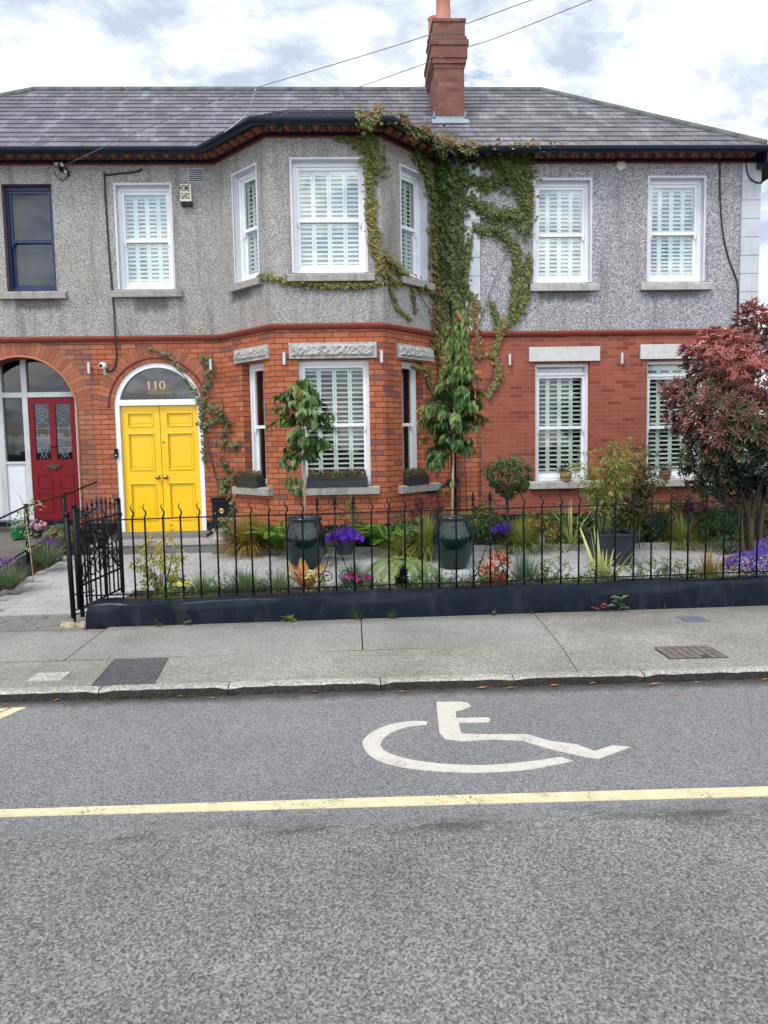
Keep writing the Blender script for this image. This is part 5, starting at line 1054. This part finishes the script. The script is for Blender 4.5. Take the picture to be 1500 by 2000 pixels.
shrub('wide feathery green herb behind the railing right of the yucca',3.0,-4.2,.25,.26,.14,.14,1100,.032,m_mid,.3)
shrub('small reddish herb behind the railing near the straw sedge',3.35,-4.2,.25,.13,.11,.12,170,.04,m_nan,.35)
sedge('olive-brown sedge behind the railing below the red-leaved tree',3.66,-4.1,.34,.22,260,m_carex,'ornamental_grass','grass clump',.006,1.4)
flowers('large cushion of small violet flowers at the right end of the front bed',4.30,-3.95,.24,.44,.22,.20,900,.015,m_mauve,m_dark,260,k=5,cat='flowers')
flowers('taller clump of violet flowers at the right photo edge',4.62,-3.7,.38,.24,.2,.18,420,.015,m_mauve,m_dark,120,k=5)
flowers('small pale yellow flowers beside the lavender right of the golden shrub',-1.66,-4.35,.25,.10,.06,.05,9,.025,m_yel,m_mid,50)
# --- rear bed
sedge('large bronze-yellow sedge at the left corner of the bay bed',-1.42,-1.35,.48,.42,1100,m_carex,w=.009,droop=2.4)
sedge('straw-coloured sedge behind the large bronze sedge near the post box',-1.62,-1.0,.40,.26,420,m_tan,w=.007,droop=2.2)
fern('tall bright green fern left of the left glazed pot',-.98,-1.50,.62,.36,24,m_fern,pw=.055,up=1.3)
sedge('yellow-green sedge between the left glazed pot and the violet flowers',-.42,-1.85,.36,.22,160,m_carexg,w=.006)
flowers('vivid violet flowers in a dark pot right of the left glazed pot',-.12,-1.95,.37,.20,.16,.13,60,.058,m_purp,m_dark,120,pot=.13,cat='flowers')
shrub('upright green rose shoot under the bay window with a few pink buds',-.06,-1.35,.60,.11,.10,.22,170,.06,m_mid,.5)
fern('tall bright green fern under the right part of the bay window',.45,-1.55,.62,.40,26,m_fern,pw=.055,up=1.2)
shrub('dark broad-leaved plant right of the tall fern below the bay',.72,-1.75,.42,.22,.18,.16,150,.11,m_dark,.7)
sedge('arching yellow-green sedge left of the right glazed pot',.93,-1.95,.46,.36,800,m_carexg,w=.009,droop=2.5)
sedge('second yellow-green sedge behind the tree fern fronds',.62,-2.0,.36,.30,500,m_carexg,w=.008,droop=2.5)
shrub('maroon acer with fine dark red leaves below the right bay window',.98,-1.35,.66,.24,.18,.20,1100,.045,m_mar,.3,name='maroon_shrub')
shrub('leafy bright green plant behind the right glazed pot',1.72,-1.40,.48,.20,.18,.26,700,.065,m_mid,.5)
flowers('violet-blue flowers right of the right glazed pot',2.03,-1.55,.38,.14,.12,.10,26,.055,m_purp,m_mid,80)
sedge('yellow-green sedge under the clipped ball shrub',2.22,-1.72,.38,.34,800,m_carexg,w=.008,droop=2.3)
shrub('yellow and rust heuchera in the rear bed left of the dark planter',2.62,-1.45,.36,.26,.2,.13,240,.08,m_carex,.8,name='heuchera',cat='heuchera')
shrub('bronze heuchera in the rear bed nearest the dark planter',2.92,-1.40,.38,.20,.18,.13,200,.08,m_nan,.8,name='heuchera',cat='heuchera')
sedge('silvery white spiky plant between the sedge and the lime cushion',2.52,-1.66,.16,.10,60,lm('silver_leaf',[(0,(.35,.38,.38)),(1,(.62,.66,.64))]),'silver_plant','plant',.014,.5)
shrub('bright lime green cushion plant at the path edge left of the dark planter',2.80,-1.78,.20,.36,.12,.07,420,.025,m_lime,.4,name='cushion_plant',cat='cushion plant',stems=2)
sedge('pale pink-edged arching blades left of the bamboo planter',2.95,-1.6,.56,.30,40,m_varg,'phormium','phormium',.016,1.7,rr=(.5,1))
sedge('dark blue-green spiky phormium right of the bamboo planter',4.12,-1.45,.56,.30,60,lm('blue_phormium',[(0,(.012,.035,.03)),(1,(.05,.11,.09))]),'phormium','phormium',.026,.7)
sedge('yellow-green sedge right of the spiky phormium',4.42,-1.72,.38,.32,700,m_carexg,w=.008,droop=2.2)
shrub('rust and yellow heuchera against the red brick right of the phormium',4.42,-1.15,.48,.24,.16,.13,180,.08,m_carex,.8,name='heuchera',cat='heuchera')
shrub('dark green bush filling the bed under the red-leaved tree',5.15,-1.45,.40,.55,.35,.34,2600,.06,m_dark,.45,name='evergreen_bush',cat='bush')
shrub('mid-green ferny bush at the foot of the red-leaved tree trunk',4.85,-2.1,.32,.34,.24,.28,1300,.05,lm('deep_green_leaf',[(0,(.015,.05,.012)),(1,(.07,.15,.03))]),.3,name='bush',cat='bush')
shrub('maroon and bronze heuchera in front of the dark bush',4.80,-1.25,.55,.2,.16,.12,130,.08,m_mar,.8,name='heuchera',cat='heuchera')
for lb,x,y,zc,sx,sz,n,s,mm in (('dark leafy bush behind the violet-blue flowers',2.0,-.9,.38,.30,.25,700,.06,m_dark),('mid-green bush low against the plinth left of the bamboo',2.60,-.9,.34,.34,.20,800,.05,m_mid),
  ('dark glossy bush between the bamboo and the phormium',3.55,-1.2,.42,.34,.28,1000,.06,m_dark),('olive bush behind the sedge right of the phormium',4.75,-.8,.50,.36,.30,900,.05,m_nan),
  ('low yellow-green bush beside the foot of the bay',-.15,-1.35,.30,.16,.16,350,.05,m_mid),('dark low bush under the right part of the bay',1.35,-1.05,.35,.26,.22,600,.06,m_dark)):
    shrub(lb,x,y,zc,sx,.2,sz,n,s,mm,.5)
for lb,x,sx,sz,n,mm in (('grey-green mound just above the wall right of the golden shrub',-1.32,.17,.13,520,m_lavf),('feathery green mound just above the wall under the left glazed pot',-.86,.16,.12,480,m_mid),('green mound above the wall right of the tree fern trunk',.74,.18,.12,520,m_mid),
  ('soft green mound above the wall left of the coral heuchera',1.18,.17,.13,520,m_fest),('green mound above the wall at the foot of the yucca',2.50,.22,.13,620,m_mid),('soft green mound above the wall between the yucca and the straw sedge',3.30,.22,.15,620,m_mid),('olive mound beside the violet cushion',3.85,.20,.16,520,m_carex)):
    shrub(lb,x,-4.18,.22,sx,.14,sz,n,.032,mm,.28,stems=3)
# clipped ball on a stem
tp=thing('topiary_ball','clipped evergreen ball on a slim stem beside the left window of the red brick house','topiary',(2.10,-1.5,.1))
Lv=Leaves(); crown(Lv,(2.10,-1.5,1.10),(.30,.28,.25),3800,.036,.6,lambda p,u,q:.2+.35*u[2]+.2*q,inner=.7,clump=10,drp=0,rough=.9); Lv.build('foliage',lm('box_leaf',[(0,(.018,.045,.012)),(.5,(.06,.11,.03)),(1,(.18,.24,.10))],tr=.15),tp)
mb=MB(); mb.tube([(2.12,-1.5,.1),(2.09,-1.5,.6),(2.10,-1.5,1.05)],[.022,.018,.012],8)
for i in range(7): a=i*.9; mb.tube([(2.10,-1.5,.86),(2.10+.2*math.cos(a),-1.5+.18*math.sin(a),1.05+.06*math.sin(i))],.007,5)
obj('stem',mb,m_stem,tp,True)
# bamboo and nandina
bp=thing('bamboo_planter','square dark slate planter holding the bamboo behind the striped yucca','planter',(3.13,-2.6,.07))
mb=MB(); c=(3.13,-2.6)
def frus(mb,c,r0,r1,z0,z1): mb.add([(c[0]+sx*r,c[1]+sy*r,z) for r,z in ((r0,z0),(r1,z1)) for sx,sy in ((-1,-1),(1,-1),(1,1),(-1,1))],[(0,1,5,4),(1,2,6,5),(2,3,7,6),(3,0,4,7),(0,3,2,1)])
frus(mb,c,.18,.25,.07,.44); mb.box(c[0]-.26,c[0]+.26,c[1]-.26,c[1]-.22,.44,.46); mb.box(c[0]-.26,c[0]+.26,c[1]+.22,c[1]+.26,.44,.46); mb.box(c[0]-.26,c[0]-.22,c[1]-.22,c[1]+.22,.44,.46); mb.box(c[0]+.22,c[0]+.26,c[1]-.22,c[1]+.22,.44,.46); obj('planter_body',mb,m_planter,bp)
mb=MB(); mb.quad((c[0]-.23,c[1]-.23,.42),(c[0]+.23,c[1]-.23,.42),(c[0]+.23,c[1]+.23,.42),(c[0]-.23,c[1]+.23,.42)); obj('soil',mb,m_mulch,bp)
def canes(label,name,x,y,zb,h,n,spread,m,ls,asp,per,z0=.35,lr=(0,1),cat='bamboo'):
    t=thing(name,label,cat,(x,y,zb)); Lv=Leaves(); mb=MB()
    for i in range(n):
        a=R.uniform(0,6.283); rr=R.uniform(.02,.14); x0,y0=x+rr*math.cos(a),y+rr*math.sin(a); hh=h*R.uniform(.6,1.05); dx,dy=R.uniform(-1,1)*spread,R.uniform(-1,1)*spread*.7
        P=[np.array([x0+dx*t_**1.6,y0+dy*t_**1.6,zb+hh*t_-.10*abs(dx)*t_**3]) for t_ in np.linspace(0,1,8)]; mb.tube([tuple(p) for p in P],[.007*(1-.1*j) for j in range(8)],5)
        for _ in range(per):
            t_=R.uniform(z0,1); q=P[min(7,int(t_*7.99))]+rv(.02); az=R.uniform(0,6.283); out=np.array([math.cos(az),math.sin(az),R.uniform(.0,.5)]); e=q+out*R.uniform(.02,.13)
            for _ in range(R.integers(3,6)): s=ls*R.uniform(.6,1.2); Lv.leaf(e+rv(.015),out+rv(.6)+np.array([0,0,-.5]),(0,-.2,1)+rv(.5),s,s*asp,R.uniform(*lr),.25,0)
    obj('canes',mb,m_stemg,t,True); Lv.build('leaves',m,t); return t
canes('airy yellow-green bamboo in the dark planter in front of the red brick','bamboo',3.08,-2.55,.42,1.15,20,.38,m_bam,.075,.19,34)
canes('darker green and rust nandina right of the bamboo','nandina',3.72,-1.7,.12,1.32,22,.34,m_nan,.06,.36,60,.4,(.1,1),'shrub')
# --- two glazed pots with young trees
def glazed(label,x,y,m=1):
    t=thing('glazed_pot',label,'plant pot',(x,y,G(y))); z=G(y)
    mb=MB(); mb.lathe([(.0,0),(.150,0),(.160,.015),(.195,.08),(.232,.18),(.250,.29),(.252,.38),(.240,.47),(.215,.545),(.200,.575),(.198,.585),(.216,.597),(.222,.615),(.214,.63),(.198,.63),(.19,.61),(.187,.56)],(x,y,z),48); obj('pot_body',mb,m_glaze,t,True)
    mb=MB(); mb.lathe([(.0,.585),(.188,.58)],(x,y,z),24); obj('soil',mb,m_mulch,t); return t
glazed('dark teal glazed jar below the wide bay window, holding the slim young tree',-.60,-2.42); glazed('dark teal glazed jar in front of the downpipe, holding the narrow tree',1.20,-2.62)
def young(label,x,y,zb,zc0,ztop,w,n,seed,lean=0,gaps=()):
    global R
    R=np.random.default_rng(seed); t=thing('young_tree',label,'tree',(x,y,zb)); mb=MB()
    T=[(x,y,zb-.08),(x+lean*.2,y,zb+.5),(x+lean*.5,y+.01,(zb+ztop)/2),(x+lean,y,ztop-.15)]; mb.tube(T,[.017,.015,.012,.005],8); obj('trunk',mb,m_cane,t,True)
    mb=MB(); Lv=Leaves(); 
    for i in range(n):
        t_=R.uniform(0,1); z=zc0+(ztop-.12-zc0)*t_; az=R.uniform(0,6.283); prof=w*(math.sin(math.pi*min(1,.12+t_*.80))**.7)*R.uniform(.55,1.1)
        if t_>.85: prof*=.6
        st=np.array([x+lean*t_,y,z-.04]); d=np.array([math.cos(az),math.sin(az)*.9,R.uniform(.15,.7)]); d/=np.linalg.norm(d); e=st+d*prof; mid=st+d*prof*.5+np.array([0,0,.03]); e[2]-=prof*.25; mb.tube([tuple(st),tuple(mid),tuple(e)],[.006,.004,.002],5)
        for j in range(int(12+prof*44)):
            u=R.uniform(.25,1.05); p=(st*(1-u)**2+2*mid*u*(1-u)+e*u*u); s=R.uniform(.085,.14); outer=u*prof/w
            Lv.leaf(p+rv(.02),d*.5+rv(.5)+np.array([0,0,-1.05]),d+np.array([0,0,.5])+rv(.4),s,s*.48,.30+.35*outer**2+.2*(t_>.8)+R.normal()*.16,.2,0)
    obj('branches',mb,m_stem,t,True); Lv.build('crown',m_tree,t); return t
young('slim young tree with a rounded leafy crown in front of the wide bay window',-.59,-2.42,.66,1.45,2.50,.44,66,12,.02)
young('taller narrow young tree in front of the downpipe',1.19,-2.62,.66,1.45,2.62,.44,74,44,.06)
R=np.random.default_rng(9)
tt=[o for o in COL.objects if o.name.startswith('young_tree')][-1]; Lv=Leaves()
for _ in range(900):  # upper leader of the taller tree
    t_=R.uniform(0,1); p=np.array([1.27+.02*math.sin(t_*9),-2.85,2.35+.75*t_])+rv()*np.array([.16,.14,.05])*R.uniform(.2,1)*(1.15-.55*t_); s=R.uniform(.07,.12); Lv.leaf(p,rv(.5)+np.array([0,0,-1.]),np.array([0,-.8,.5])+rv(.5),s,s*.4,.45+.3*t_+R.normal()*.18,.2,0)
Lv.build('upper_crown',m_tree,tt); mb=MB(); mb.tube([(1.22,-2.85,2.4),(1.25,-2.85,2.8),(1.29,-2.85,3.1)],[.006,.004,.002],5); obj('leader',mb,m_stem,tt,True)
for x0,y0,z0,nn in ((-.70,-2.42,1.12,36),(-.76,-2.42,1.42,60),(1.0,-2.62,1.40,80),(1.15,-2.62,1.1,6)):
    Lv=Leaves()
    for _ in range(nn): s=R.uniform(.07,.11); Lv.leaf(np.array([x0,y0,z0])+rv(.10),rv(.5)+np.array([0,0,-.9]),np.array([0,-.8,.5])+rv(.5),s,s*.45,.4+R.normal()*.2,.2,0)
    o=[q for q in COL.objects if q.name.startswith('young_tree')]; Lv.build('low_shoot',m_tree,o[0] if x0<0 else o[1])
# --- red-leaved tree at the right
pt=thing('red_leaved_tree','large round photinia tree with glossy red new leaves at the right edge','tree',(5.05,-2.2,.08))
Lv=Leaves()
def rose(p,out,r,k,s0):
    for i in range(k):
        w=6.283*i/k+R.uniform(-.3,.3); a=np.cross(out,(.3,.1,1.)); a/=np.linalg.norm(a); b=np.cross(out,a); d=out*R.uniform(.35,1.0)+(a*math.cos(w)+b*math.sin(w)); s=s0*R.uniform(.7,1.2); Lv.leaf(p,d,out+rv(.3),s,s*.30,r+R.normal()*.09,.12,0)
cs=np.array([5.10,-2.25,1.93]); ss=np.array([1.12,.85,1.15])
for _ in range(7000):
    u=rv(); 
    if u[1]>.35 or cs[0]+u[0]*ss[0]>6.5: continue
    q=(.60+.40*R.uniform(0,1)**.6)*(1+.10*math.sin(u[0]*6+u[2]*8)+.07*math.sin(u[2]*15+u[0]*9)); p=cs+u*ss*q
    if p[2]<.66+.12*math.sin(p[0]*9): continue
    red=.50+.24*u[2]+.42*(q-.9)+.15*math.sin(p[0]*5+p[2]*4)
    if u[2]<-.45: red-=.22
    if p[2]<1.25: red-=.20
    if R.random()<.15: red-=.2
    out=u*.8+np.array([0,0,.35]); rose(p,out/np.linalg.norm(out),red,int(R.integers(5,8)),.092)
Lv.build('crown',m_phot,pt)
mb=MB(); mb.tube([(5.1,-2.2,.05),(5.08,-2.2,.6),(5.05,-2.2,1.2)],[.05,.045,.04],8)
for dx,dy,dz in ((-.6,-.3,1.9),(.5,-.2,2.1),(-.2,.3,2.4),(.2,-.5,1.7),(-.45,.1,1.5),(.6,.3,1.6)): mb.tube([(5.08,-2.2,.5),(5.06+dx*.4,-2.2+dy*.4,1.2),(5.05+dx,-2.2+dy,dz)],[.03,.02,.008],6)
mb.tube([(5.25,-2.1,.05),(5.32,-2.1,1.0)],[.035,.028],7); mb.tube([(4.95,-2.3,.05),(4.86,-2.3,1.1)],[.03,.02],7); obj('trunk',mb,m_stem,pt,True)
# --- window boxes
def wbox(label,fr,s0,s1,z,yo=-.065):
    c=fr@Vector(((s0+s1)/2,yo-.0,z)); t=thing('window_box',label,'window box',tuple(c),'dark planted boxes on the bay window sills'); mb=MB(fr); h=.135; y0,y1=yo-.02,yo+.13
    mb.box(s0,s1,y0,y1,z,z+h); 
    for (a,b,c_,d) in ((s0,s1,z+h-.022,z+h),(s0,s1,z,z+.022),(s0,s0+.022,z+.022,z+h-.022),(s1-.022,s1,z+.022,z+h-.022)): mb.box(a+.0,b-.0,y0-.010,y0,c_,d)
    obj('box_body',mb,m_planter,t); Lv=Leaves(); n=int((s1-s0)*420)
    for _ in range(n):
        p=fr@Vector((R.uniform(s0+.02,s1-.02),R.uniform(y0+.02,y1-.02),z+h-.01)); k=R.uniform(.05,.13)
        for j in range(4): Lv.leaf(np.array(p)+np.array([0,0,k*j/4]),rv(.7)+np.array([0,0,1.]),rv(),.04,.012,R.uniform(0,1),.1,0)
    Lv.build('heather',m_heath,t); return t
wbox('dark window box with heather on the narrow left bay sill',FL,.42,.98,.982); wbox('long dark window box with heather on the wide bay sill',FC,.43,1.28,.99); wbox('dark window box with heather on the narrow right bay sill',FR,.40,.92,.967)
def sillpot(label,x,flw):
    t=thing('sill_pot',label,'flower pot',(x,-.03,.955)); z=.955
    mb=MB(); mb.lathe([(.0,0),(.07,0),(.085,.05),(.095,.11),(.10,.115),(.10,.13),(.088,.13),(.08,.11)],(x,-.035,z),24); obj('pot_body',mb,plain('ochre_pot',(.42,.27,.12),.6,.12,9) if flw else plain('terracotta_pot_small',(.30,.14,.08),.7,.15,9),t,'auto')
    mb=MB(); mb.lathe([(.0865,.05),(.090,.052),(.0935,.072),(.0915,.074)],(x,-.035,z),24); obj('pot_band',mb,plain('brown_band',(.16,.09,.05),.6,.1,9),t,True)
    Lv=Leaves(); crown(Lv,(x,-.035,z+.17),(.09,.07,.08),170,.045,.5,lambda p,u,q:.4+.2*u[2],clump=6); Lv.build('foliage',m_dark,t)
    if flw: Lv=Leaves(); [flowerhead(Lv,np.array([x+R.uniform(.02,.12),-.06,z+R.uniform(.14,.27)]),.022,5,.6) for _ in range(9)]; Lv.build('blooms',m_yel,t)
sillpot('ochre pot with yellow flowers on the left sill of the red brick house',3.30,True); sillpot('brown pot with dark foliage on the right sill of the red brick house',4.86,False)
# --- left bed, ramp pots, step planter
sedge('tall lavender clump with purple flower heads left of the path, nearer the house',-3.80,-2.2,.30,.22,260,m_lavf,'lavender','lavender',.006,.5)
def lavheads(o,x,y,z,sx,n):
    Lv=Leaves()
    for _ in range(n):
        a=R.uniform(0,6.28); q=np.array([x+math.cos(a)*sx*R.uniform(0,1),y+math.sin(a)*sx*R.uniform(0,1),z+R.uniform(-.03,.05)])
        for j in range(5): Lv.leaf(q+np.array([0,0,.012*j]),rv(1)+np.array([0,0,.5]),rv(),.022,.014,R.uniform(0,1),.1,0)
    Lv.build('flower_heads',m_lav,o)
lv=[o for o in COL.objects if o.get('label','').startswith('tall lavender')][0]; lavheads(lv,-3.80,-2.2,.40,.18,60)
l2=sedge('front lavender clump with purple heads behind the white flower at the left edge',-3.72,-3.45,.28,.26,280,m_lavf,'lavender','lavender',.006,.6); lavheads(l2,-3.78,-3.4,.34,.22,60)
flowers('single large white star-shaped flower at the left photo edge',-3.83,-3.62,.22,.012,.01,.01,2,.07,m_wht,m_mid,60,k=6)
shrub('low green foliage at the bottom left photo corner of the bed',-3.90,-3.95,.10,.2,.15,.10,160,.05,m_mid,.4)
shrub('green leafy shrub between the ramp rail and the path',-3.93,-1.45,.38,.17,.22,.22,300,.06,m_mid,.5)
shrub('lavender-like grey shrub behind the gate posts',-3.62,-.95,.32,.14,.18,.16,180,.05,m_lavf,.25)
cm=thing('climbing_rose','pale green climber tied up the front post of the ramp handrail','climber',(-3.82,-2.5,.08)); Lv=Leaves()
for z,w in ((.42,.13),(.52,.14),(.62,.14),(.72,.10),(.85,.12),(.93,.10)):
    for _ in range(16): s=R.uniform(.035,.06); Lv.leaf(np.array([-3.88+R.normal()*w*.5+(.08 if z>.85 else 0),-2.56+R.normal()*.05,z+R.normal()*.03]),rv(.8)+np.array([0,0,-.4]),np.array([0,-1,.4])+rv(.4),s,s*.5,R.uniform(.3,1),.2,0)
Lv.build('leaves',lm('pale_climber',[(0,(.08,.14,.03)),(1,(.36,.42,.16))],tr=.4),cm)
mb=MB(); mb.tube([(-3.76,-2.75,.08),(-3.84,-2.6,.45),(-3.90,-2.54,.9),(-3.98,-2.5,1.08)],.006,5); mb.tube([(-3.90,-2.54,.88),(-3.75,-2.5,.93),(-3.68,-2.48,.90)],.004,5); obj('stems',mb,m_cane,cm,True)
def tub(label,x,y,z,r,h,m,petal,fol=m_dark):
    t=thing('flower_tub',label,'flower pot',(x,y,z)); mb=MB(); mb.lathe([(.0,0),(r*.8,0),(r,h),(r*1.06,h),(r*1.06,h*.9),(r*.9,h*.9),(.0,h*.85)],(x,y,z),20); obj('tub_body',mb,m,t,'auto')
    Lv=Leaves(); crown(Lv,(x,y,z+h+.05),(r*1.3,r*1.2,.07),110,.05,.5,lambda p,u,q:.4,clump=6); Lv.build('foliage',fol,t)
    if petal: Lv=Leaves(); [flowerhead(Lv,np.array([x,y,z+h+.07])+rv()*np.array([r*1.3,r,.06]),.035,5,R.uniform(0,1)) for _ in range(16)]; Lv.build('blooms',petal,t)
mg=plain('green_plastic',(.008,.13,.05),.4,.1,8); mo=plain('orange_plastic',(.62,.24,.02),.4,.1,8)
tub('green tub at the left photo edge below the white porch panel',-4.62,-1.1,.37,.10,.15,mg,None,lm('grey_leaf',[(0,(.14,.2,.17)),(1,(.32,.4,.36))])); tub('dark tub of pink and white pansies below the white porch panel',-4.42,-1.0,.37,.10,.10,m_planter,m_pink); tub('small orange pot standing between the handrail and the gate posts',-4.08,-.12,.44,.06,.10,mo,None)
sb=thing('stone_planter','mottled grey stone pot on the step below the post box','plant pot',(-1.90,-.85,.246)); mb=MB(); mb.lathe([(.0,0),(.10,0),(.105,.02),(.085,.06),(.10,.13),(.115,.14),(.115,.165),(.095,.165),(.09,.14)],(-1.90,-.85,.247),20); obj('pot_body',mb,m_lintel,sb,'auto'); Lv=Leaves(); crown(Lv,(-1.90,-.85,.47),(.16,.13,.10),170,.05,.4,lambda p,u,q:.5+.2*u[2],clump=8); Lv.build('foliage',m_dark,sb)
# --- low ground cover that closes the beds
def cover(name,label,pts,n,size,m,zf,rr=(0,.8)):
    Lv=Leaves(); k=0
    while k<n:
        x,y=pts(); c=math.sin(x*5.3+1)*math.sin(x*2.1+y*4)+.35*math.sin(x*13)
        if R.random()>.55+.6*c: continue
        k+=1; h=zf(x,y)*R.uniform(.2,1)**.7*(1+.5*c); s=size*R.uniform(.5,1.3); Lv.leaf((x,y,G(y)+h),rv(.9)+np.array([0,0,.3]),np.array([0,-.4,1])+rv(.5),s,s*R.uniform(.3,.6),R.uniform(*rr)+.15*c,.15,0)
    tag(Lv.build(name,m,loc=(0,-1,.1)),label,'ground cover',kind='stuff')
def rb():
    while True:
        x=R.uniform(-1.75,6.3); y=R.uniform(-1.75,-.12)
        if y<surfY(x)-.08 and y>-1.36-.075*(x+1.5): return x,y
cover('ground_cover','dark mixed low foliage filling the rear flower bed',rb,14000,.06,m_dark,lambda x,y:.22+(.12 if x>3.9 else 0))
cover('ground_cover','mixed mid-green low foliage filling the rear flower bed',rb,4500,.06,m_mid,lambda x,y:.30)
cover('ground_cover','low green foliage filling the front bed behind the wall',lambda:(R.uniform(-2.1,6.2),R.uniform(-4.62,-4.0)),3400,.040,m_mid,lambda x,y:.17)
cover('ground_cover','dark low foliage in the front bed behind the wall',lambda:(R.uniform(-2.1,6.2),R.uniform(-4.62,-4.1)),4200,.045,m_dark,lambda x,y:.15)
# --- weeds at the foot of the wall, kerb grass, fallen leaves
def weed(label,x,n,h,kind=0,y=None):
    y=WY(x)-.02 if y is None else y
    if kind==0: return sedge(label,x,y,h,h*.9,n,m_mid,'weed','weed',.007,1.2,z=0.0,group='weeds at the foot of the garden wall')
    t=Leaves()
    for _ in range(n):
        a=R.uniform(0,6.283); s=h*R.uniform(.5,1); t.leaf((x,y,.01),(math.cos(a),math.sin(a)*.6-.2,R.uniform(.2,1.2)),(0,-.3,1),s,s*.32,R.uniform(.2,.8),.2,0)
    return tag(t.build('weed',m_mid,loc=(x,y,0)),label,'weed','weeds at the foot of the garden wall')
def atpx(px): return 0
weed('thin upright weed at the wall foot below the golden shrub',-1.75,14,.09); weed('flat small weed at the wall foot right of the thin upright one',-1.50,12,.06,1)
weed('feathery weed with a pale leaf at the wall foot below the left glazed pot',-.60,22,.10,1); weed('yellowish grass weed at the wall foot near the vertical pavement joint',.02,20,.11); weed('spreading grass weed with reddish base at the wall foot',.33,30,.08)
weed('small grass tuft at the wall foot below the right decorative panel',1.27,26,.05); weed('tiny green tuft at the wall foot further right',1.62,14,.04); weed('tiny plant at the wall foot near the small blue-grey cover',2.9,8,.05)
Lv=Leaves(); x,y=2.42,WY(2.42)-.04
for i in range(16): s=R.uniform(.05,.09); Lv.leaf((x+R.normal()*.03,y,.02+i*.008),(R.normal(),-.5,R.uniform(.1,1)),(0,-.5,1),s,s*.5,.35+R.normal()*.1,.2,0)
for i in range(10): s=R.uniform(.04,.08); Lv.leaf((x-.14+R.normal()*.05,y,.02+R.uniform(0,.05)),(R.normal(),-.5,R.uniform(-.1,.8)),(0,-.5,1),s,s*.35,.97,.2,0)
tag(Lv.build('weed',lm('sow_thistle_leaf',[(0,(.05,.10,.04)),(.6,(.14,.22,.10)),(.9,(.25,.06,.04)),(1,(.28,.05,.05))]),loc=(x,y,0)),'tallest weed, a broad-leaved thistle with red lower leaves at the wall foot','weed','weeds at the foot of the garden wall')
Lv=Leaves()
for x0,w,n in ((-1.35,.22,90),(-1.65,.1,20),(-1.0,.1,25),(1.18,.05,14),(.55,.04,8)):
    for _ in range(n): p=(x0+R.normal()*w,KY-R.uniform(.0,.035),RZ); Lv.blade(p,(R.normal()*.5,-.5,1),R.uniform(.02,.06),.006,R.uniform(0,1),1.2,3)
tag(Lv.build('kerb_grass',m_mid,loc=(0,KY,RZ)),'sparse grass growing in the channel against the kerb','grass',kind='stuff')
m_fall=lm('fallen_leaf',[(0,(.22,.08,.03)),(.5,(.50,.17,.08)),(1,(.62,.36,.22))],tr=.1)
def fallen(x,y,z,s,r,label,group=None,ar=None):
    Lv=Leaves(); a=R.uniform(-.5,.5) if ar is None else ar; Lv.leaf((x-s*.5*math.cos(a),y,z+.006),(math.cos(a),math.sin(a),.05),(0,0,1),s,s*.45,r,-.12,0); tag(Lv.build('fallen_leaf',m_fall,loc=(x,y,z)),label,'leaf',group)
fallen(1.33,-6.78,RZ,.075,.5,'pinkish red fallen leaf in the channel right of the wheelchair symbol head','fallen leaves by the kerb')
fallen(.84,-6.79,RZ,.075,.6,'orange fallen leaf in the channel above the wheelchair symbol','fallen leaves by the kerb')
fallen(-.59,WY(-.59)-.05,0,.05,1,'pale yellow leaf at the wall foot beside the feathery weed')
for x,r in ((-2.28,.5),(-1.98,.35),(-1.72,.4),(-1.18,.45),(-.95,.6),(.95,.9),(1.03,.3),(1.58,.7),(2.0,.5),(2.3,.6),(2.52,.9),(2.78,.55),(.3,.35),(-.3,.4),(2.65,.3)): fallen(x,-6.755-R.uniform(0,.08),RZ,R.uniform(.045,.08),r,'small fallen leaf lying in the road channel against the kerb','fallen leaves by the kerb')
fallen(2.06,-7.05,RZ,.045,.6,'lone small fallen leaf on the asphalt right of the wheelchair symbol')
# cracked stone footing under the gate post
mb=MB(); rnd=random.Random(5)
for i in range(9):
    x=-2.66+rnd.uniform(0,.22); y=-4.95+rnd.uniform(-.08,.14); s=rnd.uniform(.03,.07); P=[(x+s*rnd.uniform(.7,1.1)*math.cos(a),y+s*.7*rnd.uniform(.7,1.1)*math.sin(a)) for a in [k*6.283/7 for k in range(7)]]; mb.prism(P,-.01,.012+rnd.uniform(0,.012),to=flat)
tag(obj('broken_footing',mb,plain('yellowish_stone',(.42,.35,.24),.9,.3,20),loc=(-2.55,-4.9,0)),'broken yellowish stone footing at the base of the gate post','footing')
